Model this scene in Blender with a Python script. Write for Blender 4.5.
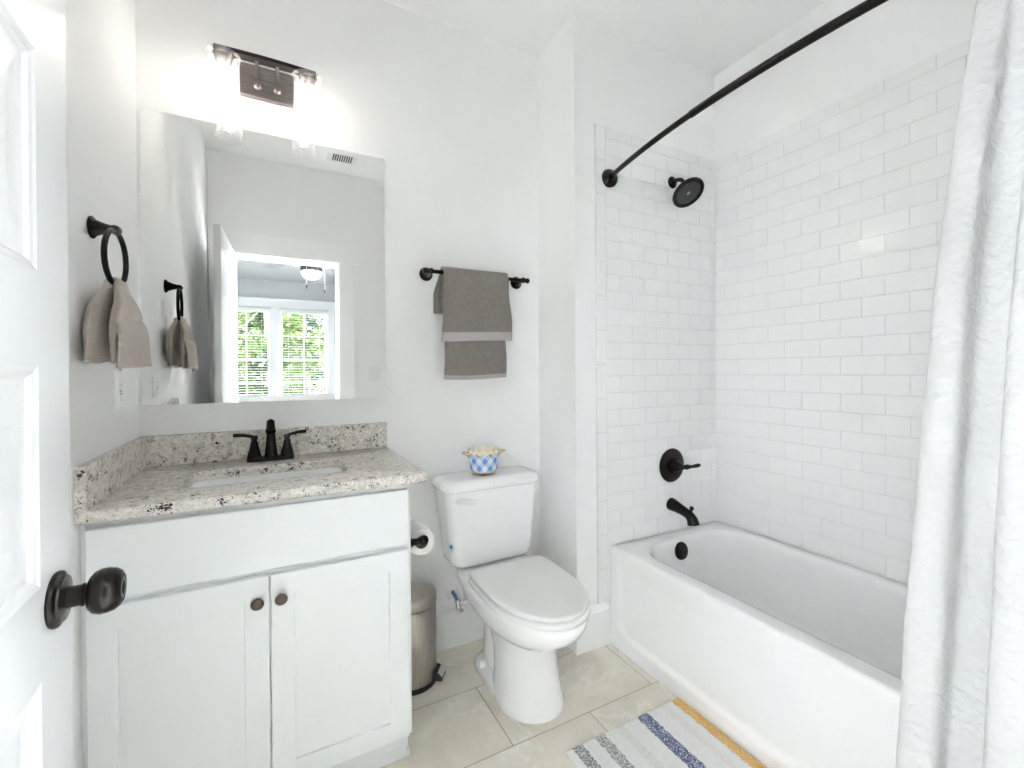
import bpy, bmesh, math, random
from math import sin, cos, pi, sqrt, radians
from mathutils import Vector, Matrix
random.seed(7)
S = bpy.context.scene
for o in list(bpy.data.objects): bpy.data.objects.remove(o)
COL = S.collection

# ------------------------------------------------------------------ camera
F_PX, PU, PV = 450.1157, 512.7691, 372.8697
YAW, PITCH, ROLL = -0.4873, -0.0034, -0.0069
fw = Vector((-sin(YAW)*cos(PITCH), cos(YAW)*cos(PITCH), sin(PITCH)))
rt = Vector((cos(YAW), sin(YAW), 0)); up = rt.cross(fw)
r2 = rt*cos(ROLL)+up*sin(ROLL); u2 = -rt*sin(ROLL)+up*cos(ROLL)
cam = bpy.data.cameras.new('camera'); co = bpy.data.objects.new('camera', cam); COL.objects.link(co)
co.matrix_world = Matrix(((r2.x,u2.x,-fw.x,0.3971),(r2.y,u2.y,-fw.y,-1.8986),(r2.z,u2.z,-fw.z,1.2205),(0,0,0,1)))
cam.sensor_width = 36; cam.lens = F_PX*36/1024
cam.shift_x = (512-PU)/1024; cam.shift_y = (PV-384)/1024
cam.clip_start = 0.01; cam.clip_end = 200
S.camera = co

# ------------------------------------------------------------------ daylight, exposure
SKY_STRENGTH, BULB, FANLAMP = 40.0, 13.0, 0.5
w = bpy.data.worlds.new('sky'); S.world = w; w.use_nodes = True
nt = w.node_tree; bg = nt.nodes['Background']
tc = nt.nodes.new('ShaderNodeTexCoord'); sp = nt.nodes.new('ShaderNodeSeparateXYZ'); rp = nt.nodes.new('ShaderNodeValToRGB')
nt.links.new(tc.outputs['Generated'], sp.inputs[0]); nt.links.new(sp.outputs['Z'], rp.inputs[0]); nt.links.new(rp.outputs[0], bg.inputs[0])
# clear sky with the sun high in the south (+y): the north sky beyond the trees is dimmer
mr_ = nt.nodes.new('ShaderNodeMapRange'); mr_.inputs['From Min'].default_value = -0.95; mr_.inputs['From Max'].default_value = -0.3; mr_.inputs['To Min'].default_value = 0.12*SKY_STRENGTH; mr_.inputs['To Max'].default_value = SKY_STRENGTH
nt.links.new(sp.outputs['Y'], mr_.inputs['Value']); nt.links.new(mr_.outputs[0], bg.inputs[1])
rp.color_ramp.elements[0].color = (0.905,0.945,1,1); rp.color_ramp.elements[1].color = (0.87,0.93,1,1)
vs = S.view_settings; vs.view_transform = 'Standard'; vs.look = 'None'; vs.gamma = 1; vs.use_curve_mapping = False; vs.exposure = 1.40
S.cycles.max_bounces = 16; S.cycles.diffuse_bounces = 10; S.cycles.glossy_bounces = 6; S.cycles.transparent_max_bounces = 16
S.cycles.use_denoising = True; S.cycles.sample_clamp_indirect = 0

# ------------------------------------------------------------------ mesh helpers
class MB:
    def __init__(s): s.v = []; s.f = []; s.m = []
    def add(s, vs, fs, mi=0, M=None):
        b = len(s.v)
        s.v += [tuple(M @ Vector(v)) if M else tuple(v) for v in vs]
        s.f += [tuple(b+i for i in f) for f in fs]; s.m += [mi]*len(fs); return s
    def box(s, x0,x1,y0,y1,z0,z1, mi=0, M=None, bev=0.0):
        if x0>x1: x0,x1=x1,x0
        if y0>y1: y0,y1=y1,y0
        if z0>z1: z0,z1=z1,z0
        if bev <= 0:
            vs=[(x0,y0,z0),(x1,y0,z0),(x1,y1,z0),(x0,y1,z0),(x0,y0,z1),(x1,y0,z1),(x1,y1,z1),(x0,y1,z1)]
            return s.add(vs,[(3,2,1,0),(4,5,6,7),(0,1,5,4),(1,2,6,5),(2,3,7,6),(3,0,4,7)],mi,M)
        bm=bmesh.new(); bmesh.ops.create_cube(bm,size=1)
        for v in bm.verts: v.co=Vector(((x0+x1)/2+v.co.x*(x1-x0),(y0+y1)/2+v.co.y*(y1-y0),(z0+z1)/2+v.co.z*(z1-z0)))
        b=min(bev,0.49*min(x1-x0,y1-y0,z1-z0))
        bmesh.ops.bevel(bm,geom=bm.edges[:],offset=b,segments=2,affect='EDGES',profile=0.6)
        bm.verts.index_update(); vs=[v.co[:] for v in bm.verts]; fs=[[v.index for v in f.verts] for f in bm.faces]; bm.free()
        return s.add(vs,fs,mi,M)
    def rings(s, R, mi=0, cap0=True, cap1=True, closed=True, M=None):
        n=len(R[0]); vs=[p for r in R for p in r]; fs=[]
        for i in range(len(R)-1):
            for j in range(n if closed else n-1):
                k=(j+1)%n; fs.append((i*n+j,i*n+k,(i+1)*n+k,(i+1)*n+j))
        if cap0: fs.append(tuple(range(n-1,-1,-1)))
        if cap1: fs.append(tuple((len(R)-1)*n+j for j in range(n)))
        return s.add(vs,fs,mi,M)
    def lathe(s, prof, org=(0,0,0), axis=(0,0,1), n=32, mi=0, cap0=True, cap1=True, sx=1, sy=1):
        a=Vector(axis).normalized(); q=Vector((0,0,1)).rotation_difference(a).to_matrix().to_4x4(); M=Matrix.Translation(org)@q
        R=[[(max(r,1e-5)*cos(2*pi*j/n)*sx,max(r,1e-5)*sin(2*pi*j/n)*sy,z) for j in range(n)] for r,z in prof]
        return s.rings(R,mi,cap0,cap1,True,M)
    def tube(s, pts, r, n=12, mi=0, closed=False, cap=True):
        P=[Vector(p) for p in pts]; N=len(P); rs=r if isinstance(r,(list,tuple)) else [r]*N
        T=[]
        for i in range(N):
            a=P[(i-1)%N] if closed or i>0 else P[i]; b=P[(i+1)%N] if closed or i<N-1 else P[i]
            T.append((b-a).normalized())
        u=T[0].orthogonal().normalized(); R=[]
        for i in range(N):
            u=(u-T[i]*u.dot(T[i])).normalized(); v=T[i].cross(u)
            R.append([tuple(P[i]+(u*cos(2*pi*j/n)+v*sin(2*pi*j/n))*rs[i]) for j in range(n)])
        if closed: R.append(R[0]); return s.rings(R,mi,False,False)
        return s.rings(R,mi,cap,cap)
    def ell(s, c, rx, ry, rz, mi=0, n=20, m=12, z0=-1, z1=1):
        R=[]
        for i in range(m+1):
            t=-1+2*i/m; a=math.asin(max(-1,min(1,z0+(z1-z0)*i/m))) if (z0,z1)!=(-1,1) else -pi/2+pi*i/m
            R.append([(c[0]+rx*max(cos(a),1e-4)*cos(2*pi*j/n),c[1]+ry*max(cos(a),1e-4)*sin(2*pi*j/n),c[2]+rz*sin(a)) for j in range(n)])
        return s.rings(R,mi)
    def grid(s, fn, nu, nv, mi=0, wrap=False):
        vs=[fn(i/nu,j/nv) for i in range(nu+1) for j in range(nv+1)]
        fs=[(i*(nv+1)+j,(i+1)*(nv+1)+j,(i+1)*(nv+1)+j+1,i*(nv+1)+j+1) for i in range(nu) for j in range(nv)]
        return s.add(vs,fs,mi)
    def build(s, name, mats, parent=None, loc=None, smooth=35, rot=None):
        base = Vector((0,0,0)); p=parent
        pm = parent.matrix_basis.copy() if parent else Matrix.Identity(4)
        if parent and parent.parent: pm = parent.parent.matrix_basis @ pm
        if loc is not None and parent is None: pm = Matrix.Translation(loc)
        inv = pm.inverted()
        me=bpy.data.meshes.new(name); me.from_pydata([inv@Vector(v) for v in s.v],[],s.f)
        for m in (mats if isinstance(mats,(list,tuple)) else [mats]): me.materials.append(m)
        for p_,mi in zip(me.polygons,s.m): p_.material_index=mi
        bm=bmesh.new(); bm.from_mesh(me); bmesh.ops.recalc_face_normals(bm,faces=bm.faces[:]); bm.to_mesh(me); bm.free()
        if smooth:
            for p_ in me.polygons: p_.use_smooth=True
            me.set_sharp_from_angle(angle=radians(smooth))
        me.update()
        o=bpy.data.objects.new(name,me); COL.objects.link(o)
        if parent: o.parent=parent
        elif loc is not None: o.location=loc
        return o
def mods(o, sub=0, solid=0, off=0):
    if solid:
        m=o.modifiers.new('thickness','SOLIDIFY'); m.thickness=solid; m.offset=off
    if sub:
        m=o.modifiers.new('smooth','SUBSURF'); m.levels=sub; m.render_levels=sub
    return o
def tag(o,label=None,cat=None,group=None,kind=None):
    if label: o['label']=label
    if cat: o['category']=cat
    if group: o['group']=group
    if kind: o['kind']=kind
    return o
def thing(name,loc,label,cat,group=None,kind=None):
    o=bpy.data.objects.new(name,None); COL.objects.link(o); o.location=loc; o.empty_display_size=0.05
    return tag(o,label,cat,group,kind)
def struct(o): o['kind']='structure'; return o
def rrect(cx,cy,hx,hy,r,z,n=8):
    r=min(r,hx*0.999,hy*0.999); P=[]
    for qx,qy,a0 in ((1,1,0),(-1,1,pi/2),(-1,-1,pi),(1,-1,1.5*pi)):
        for k in range(n+1):
            a=a0+pi/2*k/n; P.append((cx+qx*(hx-r)+r*cos(a),cy+qy*(hy-r)+r*sin(a),z))
    return P
def lerp(a,b,t): return a+(b-a)*t
def sstep(a,b,x):
    t=max(0,min(1,(x-a)/(b-a))); return t*t*(3-2*t)

# ------------------------------------------------------------------ materials
def lin(c): return tuple(((x/255)/12.92 if x/255<=0.04045 else ((x/255+0.055)/1.055)**2.4) for x in c)
class N:
    def __init__(s,name):
        s.m=bpy.data.materials.new(name); s.m.use_nodes=True; s.t=s.m.node_tree; s.b=s.t.nodes['Principled BSDF']
        s.out=s.t.nodes['Material Output']; s._c=None
    def n(s,ty,**kw):
        x=s.t.nodes.new('ShaderNode'+ty)
        for k,v in kw.items():
            if k in x.inputs: x.inputs[k].default_value=v
            else: setattr(x,k,v)
        return x
    def l(s,a,b): s.t.links.new(a,b)
    @property
    def co(s):
        if not s._c: s._c=s.n('TexCoord').outputs['Object']
        return s._c
    def mapping(s,scale=(1,1,1),src=None,rot=(0,0,0)):
        m=s.n('Mapping'); m.inputs['Scale'].default_value=scale; m.inputs['Rotation'].default_value=rot; s.l(src or s.co,m.inputs[0]); return m.outputs[0]
    def noise(s,scale,detail=3,rough=0.5,src=None,dist=0):
        x=s.n('TexNoise'); x.inputs['Scale'].default_value=scale; x.inputs['Detail'].default_value=detail; x.inputs['Roughness'].default_value=rough; x.inputs['Distortion'].default_value=dist
        s.l(src or s.co,x.inputs['Vector']); return x.outputs['Fac']
    def voro(s,scale,src=None,feature='F1',out='Distance',rand=1):
        x=s.n('TexVoronoi'); x.feature=feature; x.inputs['Scale'].default_value=scale; x.inputs['Randomness'].default_value=rand
        s.l(src or s.co,x.inputs['Vector']); return x.outputs[out]
    def ramp(s,fac,stops,interp='LINEAR'):
        r=s.n('ValToRGB'); e=r.color_ramp.elements; r.color_ramp.interpolation=interp
        while len(e)<len(stops): e.new(0.5)
        for i,(p,c) in enumerate(stops):
            e[i].position=p; e[i].color=(c[0],c[1],c[2],1) if isinstance(c,(tuple,list)) else (c,c,c,1)
        s.l(fac,r.inputs[0]); return r.outputs[0]
    def mix(s,fac,a,b,mode='MIX'):
        x=s.n('Mix'); x.data_type='RGBA'; x.blend_type=mode
        for v,i in ((fac,0),(a,6),(b,7)):
            if hasattr(v,'links'): s.l(v,x.inputs[i])
            elif isinstance(v,(int,float)): x.inputs[i].default_value=v if i==0 else (v,v,v,1)
            else: x.inputs[i].default_value=(*v[:3],1)
        return x.outputs[2]
    def math(s,op,a,b=0,clamp=False):
        x=s.n('Math'); x.operation=op; x.use_clamp=clamp
        for i,v in enumerate((a,b)):
            if hasattr(v,'links'): s.l(v,x.inputs[i])
            else: x.inputs[i].default_value=v
        return x.outputs[0]
    def bump(s,h,strength=0.2,dist=0.01):
        b=s.n('Bump'); b.inputs['Strength'].default_value=strength; b.inputs['Distance'].default_value=dist; s.l(h,b.inputs['Height']); s.l(b.outputs[0],s.b.inputs['Normal'])
    def base(s,c,rough=0.5,metal=0,spec=0.5,coat=0,sheen=0):
        b=s.b
        if hasattr(c,'links'): s.l(c,b.inputs['Base Color'])
        else: b.inputs['Base Color'].default_value=(*c,1)
        b.inputs['Roughness'].default_value=rough; b.inputs['Metallic'].default_value=metal; b.inputs['Specular IOR Level'].default_value=spec
        b.inputs['Coat Weight'].default_value=coat; b.inputs['Coat Roughness'].default_value=0.05; b.inputs['Sheen Weight'].default_value=sheen
        return s
def varied(name,c,rough,var=0.03,scale=6,bump=0,bscale=200,**kw):
    m=N(name); f=m.noise(scale,3); a=tuple(x*(1-var) for x in c); b=tuple(min(1,x*(1+var)) for x in c)
    m.base(m.ramp(f,[(0.3,a),(0.7,b)]),rough,**kw)
    if bump: m.bump(m.noise(bscale,2),bump,0.002)
    return m.m
wallc=(0.90,0.898,0.893)
M_wall=varied('wall_paint',wallc,0.55,0.008,3,0.04,260,spec=0.3)
M_ceil=varied('ceiling_paint',(0.92,0.92,0.915),0.7,0.008,3,0.03,200,spec=0.2)
M_trim=varied('trim_paint',(0.91,0.91,0.905),0.3,0.006,4,spec=0.45)
M_door=varied('door_paint',(0.70,0.705,0.71),0.28,0.006,5,0.02,90,spec=0.5)
M_cab=varied('cabinet_paint',(0.83,0.845,0.85),0.32,0.006,4,0.015,120,spec=0.45)
M_porc=varied('white_porcelain',(0.885,0.885,0.88),0.08,0.004,4,spec=0.55,coat=0.3)
M_tub=varied('white_tub_enamel',(0.875,0.875,0.868),0.12,0.004,3,spec=0.5,coat=0.3)
M_seat=varied('toilet_seat_plastic',(0.82,0.815,0.80),0.22,0.004,4,spec=0.45)
M_plastic=varied('white_plastic',(0.84,0.84,0.84),0.3,0.005,8)
M_grout=varied('pale_grout',(0.74,0.735,0.725),0.85,0.05,40)
def bronze():
    m=N('oil_rubbed_bronze'); f=m.noise(35,4); m.base(m.ramp(f,[(0.35,(0.012,0.010,0.009)),(0.75,(0.022,0.018,0.015))]),0.27,0.55,0.5); return m.m
M_bronze=bronze()
M_black=varied('black_plastic',(0.022,0.022,0.025),0.35,0.1,30)
M_knob=varied('antique_bronze_knob',(0.13,0.10,0.08),0.33,0.15,60,metal=0.8)
M_chrome=varied('chrome',(0.72,0.72,0.72),0.15,0.02,10,metal=1)
def steel():
    m=N('brushed_steel'); s=m.mapping((60,60,3)); f=m.noise(4,4,src=s); m.base(m.ramp(f,[(0.3,(0.40,0.37,0.33)),(0.7,(0.56,0.53,0.48))]),0.3,1); return m.m
M_steel=steel()
def nickel():
    m=N('dark_nickel'); s=m.mapping((3,60,60)); f=m.noise(4,4,src=s); m.base(m.ramp(f,[(0.3,(0.20,0.17,0.165)),(0.7,(0.30,0.265,0.26))]),0.36,0.9); return m.m
M_nickel=nickel()
M_bardark=varied('dark_metal_bar',(0.035,0.030,0.032),0.35,0.1,20,metal=0.7)
def tilemat():
    m=N('white_subway_glaze'); r=m.n('NewGeometry').outputs['Random Per Island']; f=m.noise(9,3)
    m.base(m.mix(0.5,m.ramp(r,[(0,(0.885,0.885,0.878)),(1,(0.905,0.905,0.90))]),m.ramp(f,[(0.3,(0.885,0.885,0.88)),(0.7,(0.905,0.905,0.90))])),0.09,0,0.5)
    m.bump(m.noise(14,1),0.005,0.01); return m.m
M_tile=tilemat()
def floormat():
    m=N('stone_look_porcelain'); r=m.n('NewGeometry').outputs['Random Per Island']
    off=m.n('CombineXYZ'); m.l(m.math('MULTIPLY',r,37.0),off.inputs[0]); m.l(m.math('MULTIPLY',r,91.0),off.inputs[1])
    v=m.n('VectorMath'); v.operation='ADD'; m.l(m.co,v.inputs[0]); m.l(off.outputs[0],v.inputs[1]); p=v.outputs[0]
    cloud=m.ramp(m.noise(4.5,6,0.6,p,0.6),[(0.3,lin((214,207,192))),(0.5,lin((227,220,205))),(0.72,lin((238,232,219)))])
    fine=m.ramp(m.noise(70,4,0.7,p),[(0.35,0.95),(0.65,1.0)])
    c=m.mix(1.0,cloud,fine,'MULTIPLY')
    w_=m.noise(1.5,5,0.55,p,0.7); vein=m.ramp(m.math('ABSOLUTE',m.math('SUBTRACT',w_,0.5)),[(0.0,0.5),(0.006,0.2),(0.016,0.0)])
    c=m.mix(vein,c,lin((246,243,236)))
    m.base(c,0.42,0,0.4); m.bump(m.noise(60,3,src=p),0.05,0.003); return m.m
M_floor=floormat()
M_fgrout=varied('floor_grout',lin((150,143,130)),0.9,0.06,60)
def granite():
    m=N('speckled_granite')
    d=m.noise(14,4,0.6); dv=m.n('VectorMath'); dv.operation='SCALE'; dv.inputs['Scale'].default_value=0.03
    nn=m.n('TexNoise'); nn.inputs['Scale'].default_value=40; nn.inputs['Detail'].default_value=3; m.l(m.co,nn.inputs['Vector']); m.l(nn.outputs['Color'],dv.inputs[0])
    av=m.n('VectorMath'); av.operation='ADD'; m.l(m.co,av.inputs[0]); m.l(dv.outputs[0],av.inputs[1]); p=av.outputs[0]
    base=m.ramp(m.noise(45,5,0.65,p),[(0.28,lin((184,182,179))),(0.42,lin((220,216,210))),(0.58,lin((236,232,226))),(0.75,lin((243,240,236)))])
    tan=m.ramp(m.noise(70,4,0.6,p),[(0.46,0.0),(0.64,0.5)]); c=m.mix(tan,base,lin((196,172,142)))  # tan flecks, strengthened to paint in the warm tint of the lamp light
    gr=m.ramp(m.noise(110,4,0.65,p),[(0.54,0.0),(0.64,0.5)]); c=m.mix(gr,c,lin((140,138,136)))
    dens=m.noise(38,3,0.6)
    sp=m.ramp(m.math('ADD',m.voro(235,p),m.math('MULTIPLY',m.math('SUBTRACT',0.57,dens),2.0)),[(0.22,1.0),(0.36,0.0)]); c=m.mix(sp,c,lin((62,58,58)))
    sp2=m.ramp(m.math('ADD',m.voro(120,p),m.math('MULTIPLY',m.math('SUBTRACT',0.58,m.noise(30,2)),3.0)),[(0.08,1.0),(0.18,0.0)]); c=m.mix(sp2,c,lin((70,52,52)))
    m.base(c,0.14,0,0.5); return m.m
M_granite=granite()
def fabric(name,c,scale=400,strength=0.5,var=0.08,sheen=0.3,rough=0.95):
    m=N(name); f=m.noise(60,4,0.7); a=tuple(x*(1-var) for x in c); b=tuple(x*(1+var) for x in c)
    m.base(m.ramp(f,[(0.3,a),(0.7,b)]),rough,0,0.15,0,sheen); m.bump(m.noise(scale,3,0.7),strength,0.004); return m
M_towel=fabric('grey_terry',lin((137,130,124)),350,0.7,0.12).m
M_band=fabric('pale_towel_band',lin((182,174,172)),500,0.2,0.05).m
def waffle():
    m=fabric('beige_waffle_cotton',lin((182,172,162)),300,0.1,0.05)
    s=m.mapping((1,1,1)); sep=m.n('SeparateXYZ'); m.l(s,sep.inputs[0])
    a=m.math('SINE',m.math('MULTIPLY',sep.outputs[1],900)); b=m.math('SINE',m.math('MULTIPLY',sep.outputs[2],900))
    m.bump(m.math('MAXIMUM',a,b),0.45,0.0015); return m.m
M_waffle=waffle()
def curtainm():
    m=N('crinkled_white_cotton'); s=m.mapping((1,0.9,1.15)); f=m.noise(42,2,0.5,s,0.9); v=m.voro(48,s,'SMOOTH_F1')
    m.base((0.70,0.70,0.70),0.9,0,0.1,0,0.05)
    h=m.math('ADD',m.math('MULTIPLY',f,1.2),m.math('MULTIPLY',v,0.8)); m.bump(h,0.34,0.010)
    return m.m
M_curtain=curtainm()
def mirrorm():
    m=N('silvered_mirror'); m.base((0.93,0.935,0.925),0.0,1,0.5)
    f=m.noise(2,1); m.l(m.ramp(f,[(0,(0.925,0.93,0.92)),(1,(0.935,0.94,0.93))]),m.b.inputs['Base Color']); return m.m
M_mirror=mirrorm()
M_medge=varied('mirror_edge',(0.70,0.73,0.73),0.12,0.02,8,metal=0.6)
def thinglass(name,tint=(1,1,1),refl=1.0,seeds=0):
    m=N(name); t=m.t; t.nodes.remove(m.b)
    tr=m.n('BsdfTransparent'); gl=m.n('BsdfGlossy'); gl.inputs['Roughness'].default_value=0.03; mx=m.n('MixShader'); fr=m.n('LayerWeight'); fr.inputs['Blend'].default_value=0.12
    tr.inputs[0].default_value=(*tint,1); gl.inputs[0].default_value=(1,1,1,1)
    bp=m.n('Bump'); bp.inputs['Strength'].default_value=0.3 if seeds else 0.02; bp.inputs['Distance'].default_value=0.004
    m.l(m.noise(seeds or 3,2),bp.inputs['Height']); m.l(bp.outputs[0],gl.inputs['Normal'])
    m.l(m.math('MULTIPLY',fr.outputs['Fresnel'],refl,True),mx.inputs[0]); m.l(tr.outputs[0],mx.inputs[1]); m.l(gl.outputs[0],mx.inputs[2]); 
    if seeds:
        tl=m.n('BsdfTranslucent'); tl.inputs[0].default_value=(0.95,0.95,0.95,1); m2=m.n('MixShader')
        m.l(m.ramp(m.noise(seeds,2),[(0.45,0.03),(0.75,0.14)]),m2.inputs[0]); m.l(mx.outputs[0],m2.inputs[1]); m.l(tl.outputs[0],m2.inputs[2]); m.l(m2.outputs[0],m.out.inputs[0])
    else: m.l(mx.outputs[0],m.out.inputs[0])
    return m.m
M_shade=thinglass('seeded_clear_glass',(0.985,0.985,0.985),0.5,120)
M_pane=thinglass('window_glass',(0.98,0.99,0.985),0.5)
def emis(name,c,st):
    m=N(name); m.base((0.9,0.9,0.9),0.3); m.b.inputs['Emission Color'].default_value=(*c,1); m.b.inputs['Emission Strength'].default_value=st
    f=m.noise(4,1); m.l(m.ramp(f,[(0,tuple(x*0.98 for x in c)),(1,c)]),m.b.inputs['Emission Color']); return m.m
M_bulb=emis('lit_bulb',(1,0.93,0.85),BULB)
M_globe=emis('lit_frosted_globe',(1,0.88,0.70),FANLAMP)
M_gold=varied('gold_glaze',lin((196,160,84)),0.3,0.1,40,metal=0.5)
M_paper=fabric('toilet_paper',(0.84,0.835,0.82),300,0.15,0.02,0).m
M_card=varied('cardboard_core',lin((120,104,84)),0.85,0.08,60)
M_gap=varied('dark_gap',(0.03,0.03,0.03),0.9,0.1,30)

# ------------------------------------------------------------------ dimensions (metres)
H=2.76; XB=1.549; D=0.306; XR=2.4504; ZT=0.4345; YE=-1.815; WT=0.115; ZTILE=ZT+24*0.0762+0.0523
XT=1.727                                              # outer face of the tub
# ------------------------------------------------------------------ room shell
def plain(name,mat,*boxes,**kw):
    b=MB()
    for q in boxes: b.box(*q)
    return struct(b.build(name,mat,smooth=0,**kw))
plain('ceiling',M_ceil,(-0.1,XR+0.1,YE-WT,0.1,H,H+0.1))
plain('wall_left',M_wall,(-0.1,0,YE-WT,0.1,0,H))
plain('wall_back',M_wall,(0,XB,0,0.1,0,H))
plain('wall_alcove',M_wall,(XB,XR+0.1,-D,0.1,0,H))
plain('wall_right',M_wall,(XR,XR+0.1,YE-WT,-D,0,H))
OX0,OX1,OZ=0.133,0.837,2.048
plain('wall_entry',M_wall,(0,OX0-0.02,YE-WT,YE,0,H),(OX1+0.02,XR,YE-WT,YE,0,H),(OX0-0.02,OX1+0.02,YE-WT,YE,OZ+0.02,H))
def tiles_floor(name):
    b=MB(); g=0.0015
    y=-0.2944+0.3085; r=0
    while y>YE-WT-0.02:
        y1=y-0.3085; x=1.077+(0.308 if r%2==0 else 0)-0.6096*3
        while x<XR:
            x1=x+0.6096; a=max(x+g,0.0); c=min(x1-g,XR); d=min(y-g,0.0); e=max(y1+g,YE-WT)
            if c-a>0.01 and d-e>0.01: b.box(a,c,e,d,-0.006,0,bev=0.0012)
            x=x1
        y=y1; r+=1
    b.box(0,XR,YE-WT,0,-0.05,-0.0012,1)
    return struct(b.build(name,[M_floor,M_fgrout],smooth=0))
tiles_floor('floor')

# baseboards
def board(name,axis,a0,a1,face,sgn,h=0.184,t=0.0145):
    prof=[(0,0),(t,0),(t,h-0.028),(t-0.004,h-0.022),(t-0.004,h-0.008),(t-0.010,h),(0,h)]
    R=[]
    for a in (a0,a1):
        R.append([((a,face+sgn*d,z) if axis=='x' else (face+sgn*d,a,z)) for d,z in prof])
    return struct(MB().rings(R).build(name,M_trim,smooth=25))
board('baseboard_back','x',0.0,XB,0,-1)
board('baseboard_wing','y',-D,0.0,XB,-1)
board('baseboard_alcove','x',XB-0.0145,XT-0.003,-D,-1)
board('baseboard_entry','x',0.955,XT-0.02,YE,1)
board('baseboard_left','y',YE,-0.56,0,1)

# subway tile
def tile_wall(name,plane,a0,a1,b0,phase,flip,strip=None):
    """plane 'x' (right wall) or 'y' (faucet / end wall); rows of 3 x 6 inch tiles, bullnose on top"""
    b=MB(); P=0.0762; J=0.1524; g=0.0011; t=0.008
    def put(u0,u1,z0,z1):
        if u1-u0<0.008: return
        if plane=='x': b.box(XR-t,XR-0.001,u0+g,u1-g,z0+g,z1-g,bev=0.0014)
        else:
            ya=b0; b.box(u0+g,u1-g,ya,ya+t*flip,z0+g,z1-g,bev=0.0014)
    for r in range(-6 if strip else 0,25):
        z0=ZT+(24-1-r)*0 + r*P if r<24 else ZT+24*P; z1=z0+P if r<24 else ZT+24*P+0.0523
        if r<0: continue
        off=phase+(J/2 if (23-r)%2==0 and r<24 else 0)
        k=math.floor((a0-off)/J); u=off+k*J
        while u<a1:
            put(max(u,a0),min(u+J,a1),z0,z1); u+=J
    if strip:
        z=ZTILE-0.0523+0.05-J
        zt=ZTILE
        while zt>0.19:
            zb=max(zt-J,0.186)
            b.box(strip[0]+g,strip[1]-g,b0,b0+t*flip,zb+g,zt-g,bev=0.003); zt=zb
    if plane=='x': b.box(XR-0.0066,XR-0.0005,a0,a1,ZT,ZTILE-0.002,1)
    else:
        lo=strip[1] if strip else a0
        b.box(lo,a1,b0,b0+0.0066*flip,ZT,ZTILE-0.002,1)
        if strip: b.box(strip[0]+0.001,strip[1],b0,b0+0.0066*flip,0.186,ZTILE-0.002,1)
    return struct(b.build(name,[M_tile,M_grout],smooth=0))
tile_wall('wall_tile_right','x',YE+0.001,-D-0.001,0,-D-0.4414+0.0,1)
tile_wall('wall_tile_alcove','y',1.714,XR-0.009,-D,1.714,-1,(1.658,1.714))
tile_wall('wall_tile_end','y',1.722,XR-0.009,YE,XR-0.009,1,(1.660,1.722))

# door frame
b=MB(); b.box(OX0-0.02,OX0,YE-WT-0.002,YE+0.002,0,OZ+0.02); b.box(OX1,OX1+0.02,YE-WT-0.002,YE+0.002,0,OZ+0.02); b.box(OX0-0.02,OX1+0.02,YE-WT-0.002,YE+0.002,OZ,OZ+0.02)
b.box(OX1-0.012,OX1,YE-0.075,YE-0.04,0,OZ); b.box(OX0,OX0+0.012,YE-0.075,YE-0.04,0,OZ)
tag(struct(b.build('trim_1',M_trim,smooth=0)),'white door jamb around the entry opening, seen in the mirror')
b=MB(); b.box(0.008,0.128,YE,YE+0.02,0,OZ+0.012,bev=0.002); tag(struct(b.build('trim_2',M_trim,smooth=0)),'white flat door casing behind the open door, in the mirror')
b=MB(); b.box(OX1+0.004,0.952,YE,YE+0.02,0,OZ+0.012,bev=0.002); tag(struct(b.build('trim_3',M_trim,smooth=0)),'white flat door casing right of the opening in the mirror')
b=MB(); b.box(0.003,0.979,YE,YE+0.026,OZ+0.012,OZ+0.157,bev=0.002); tag(struct(b.build('trim_4',M_trim,smooth=0)),'wide white head board above the entry opening in the mirror')

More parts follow.
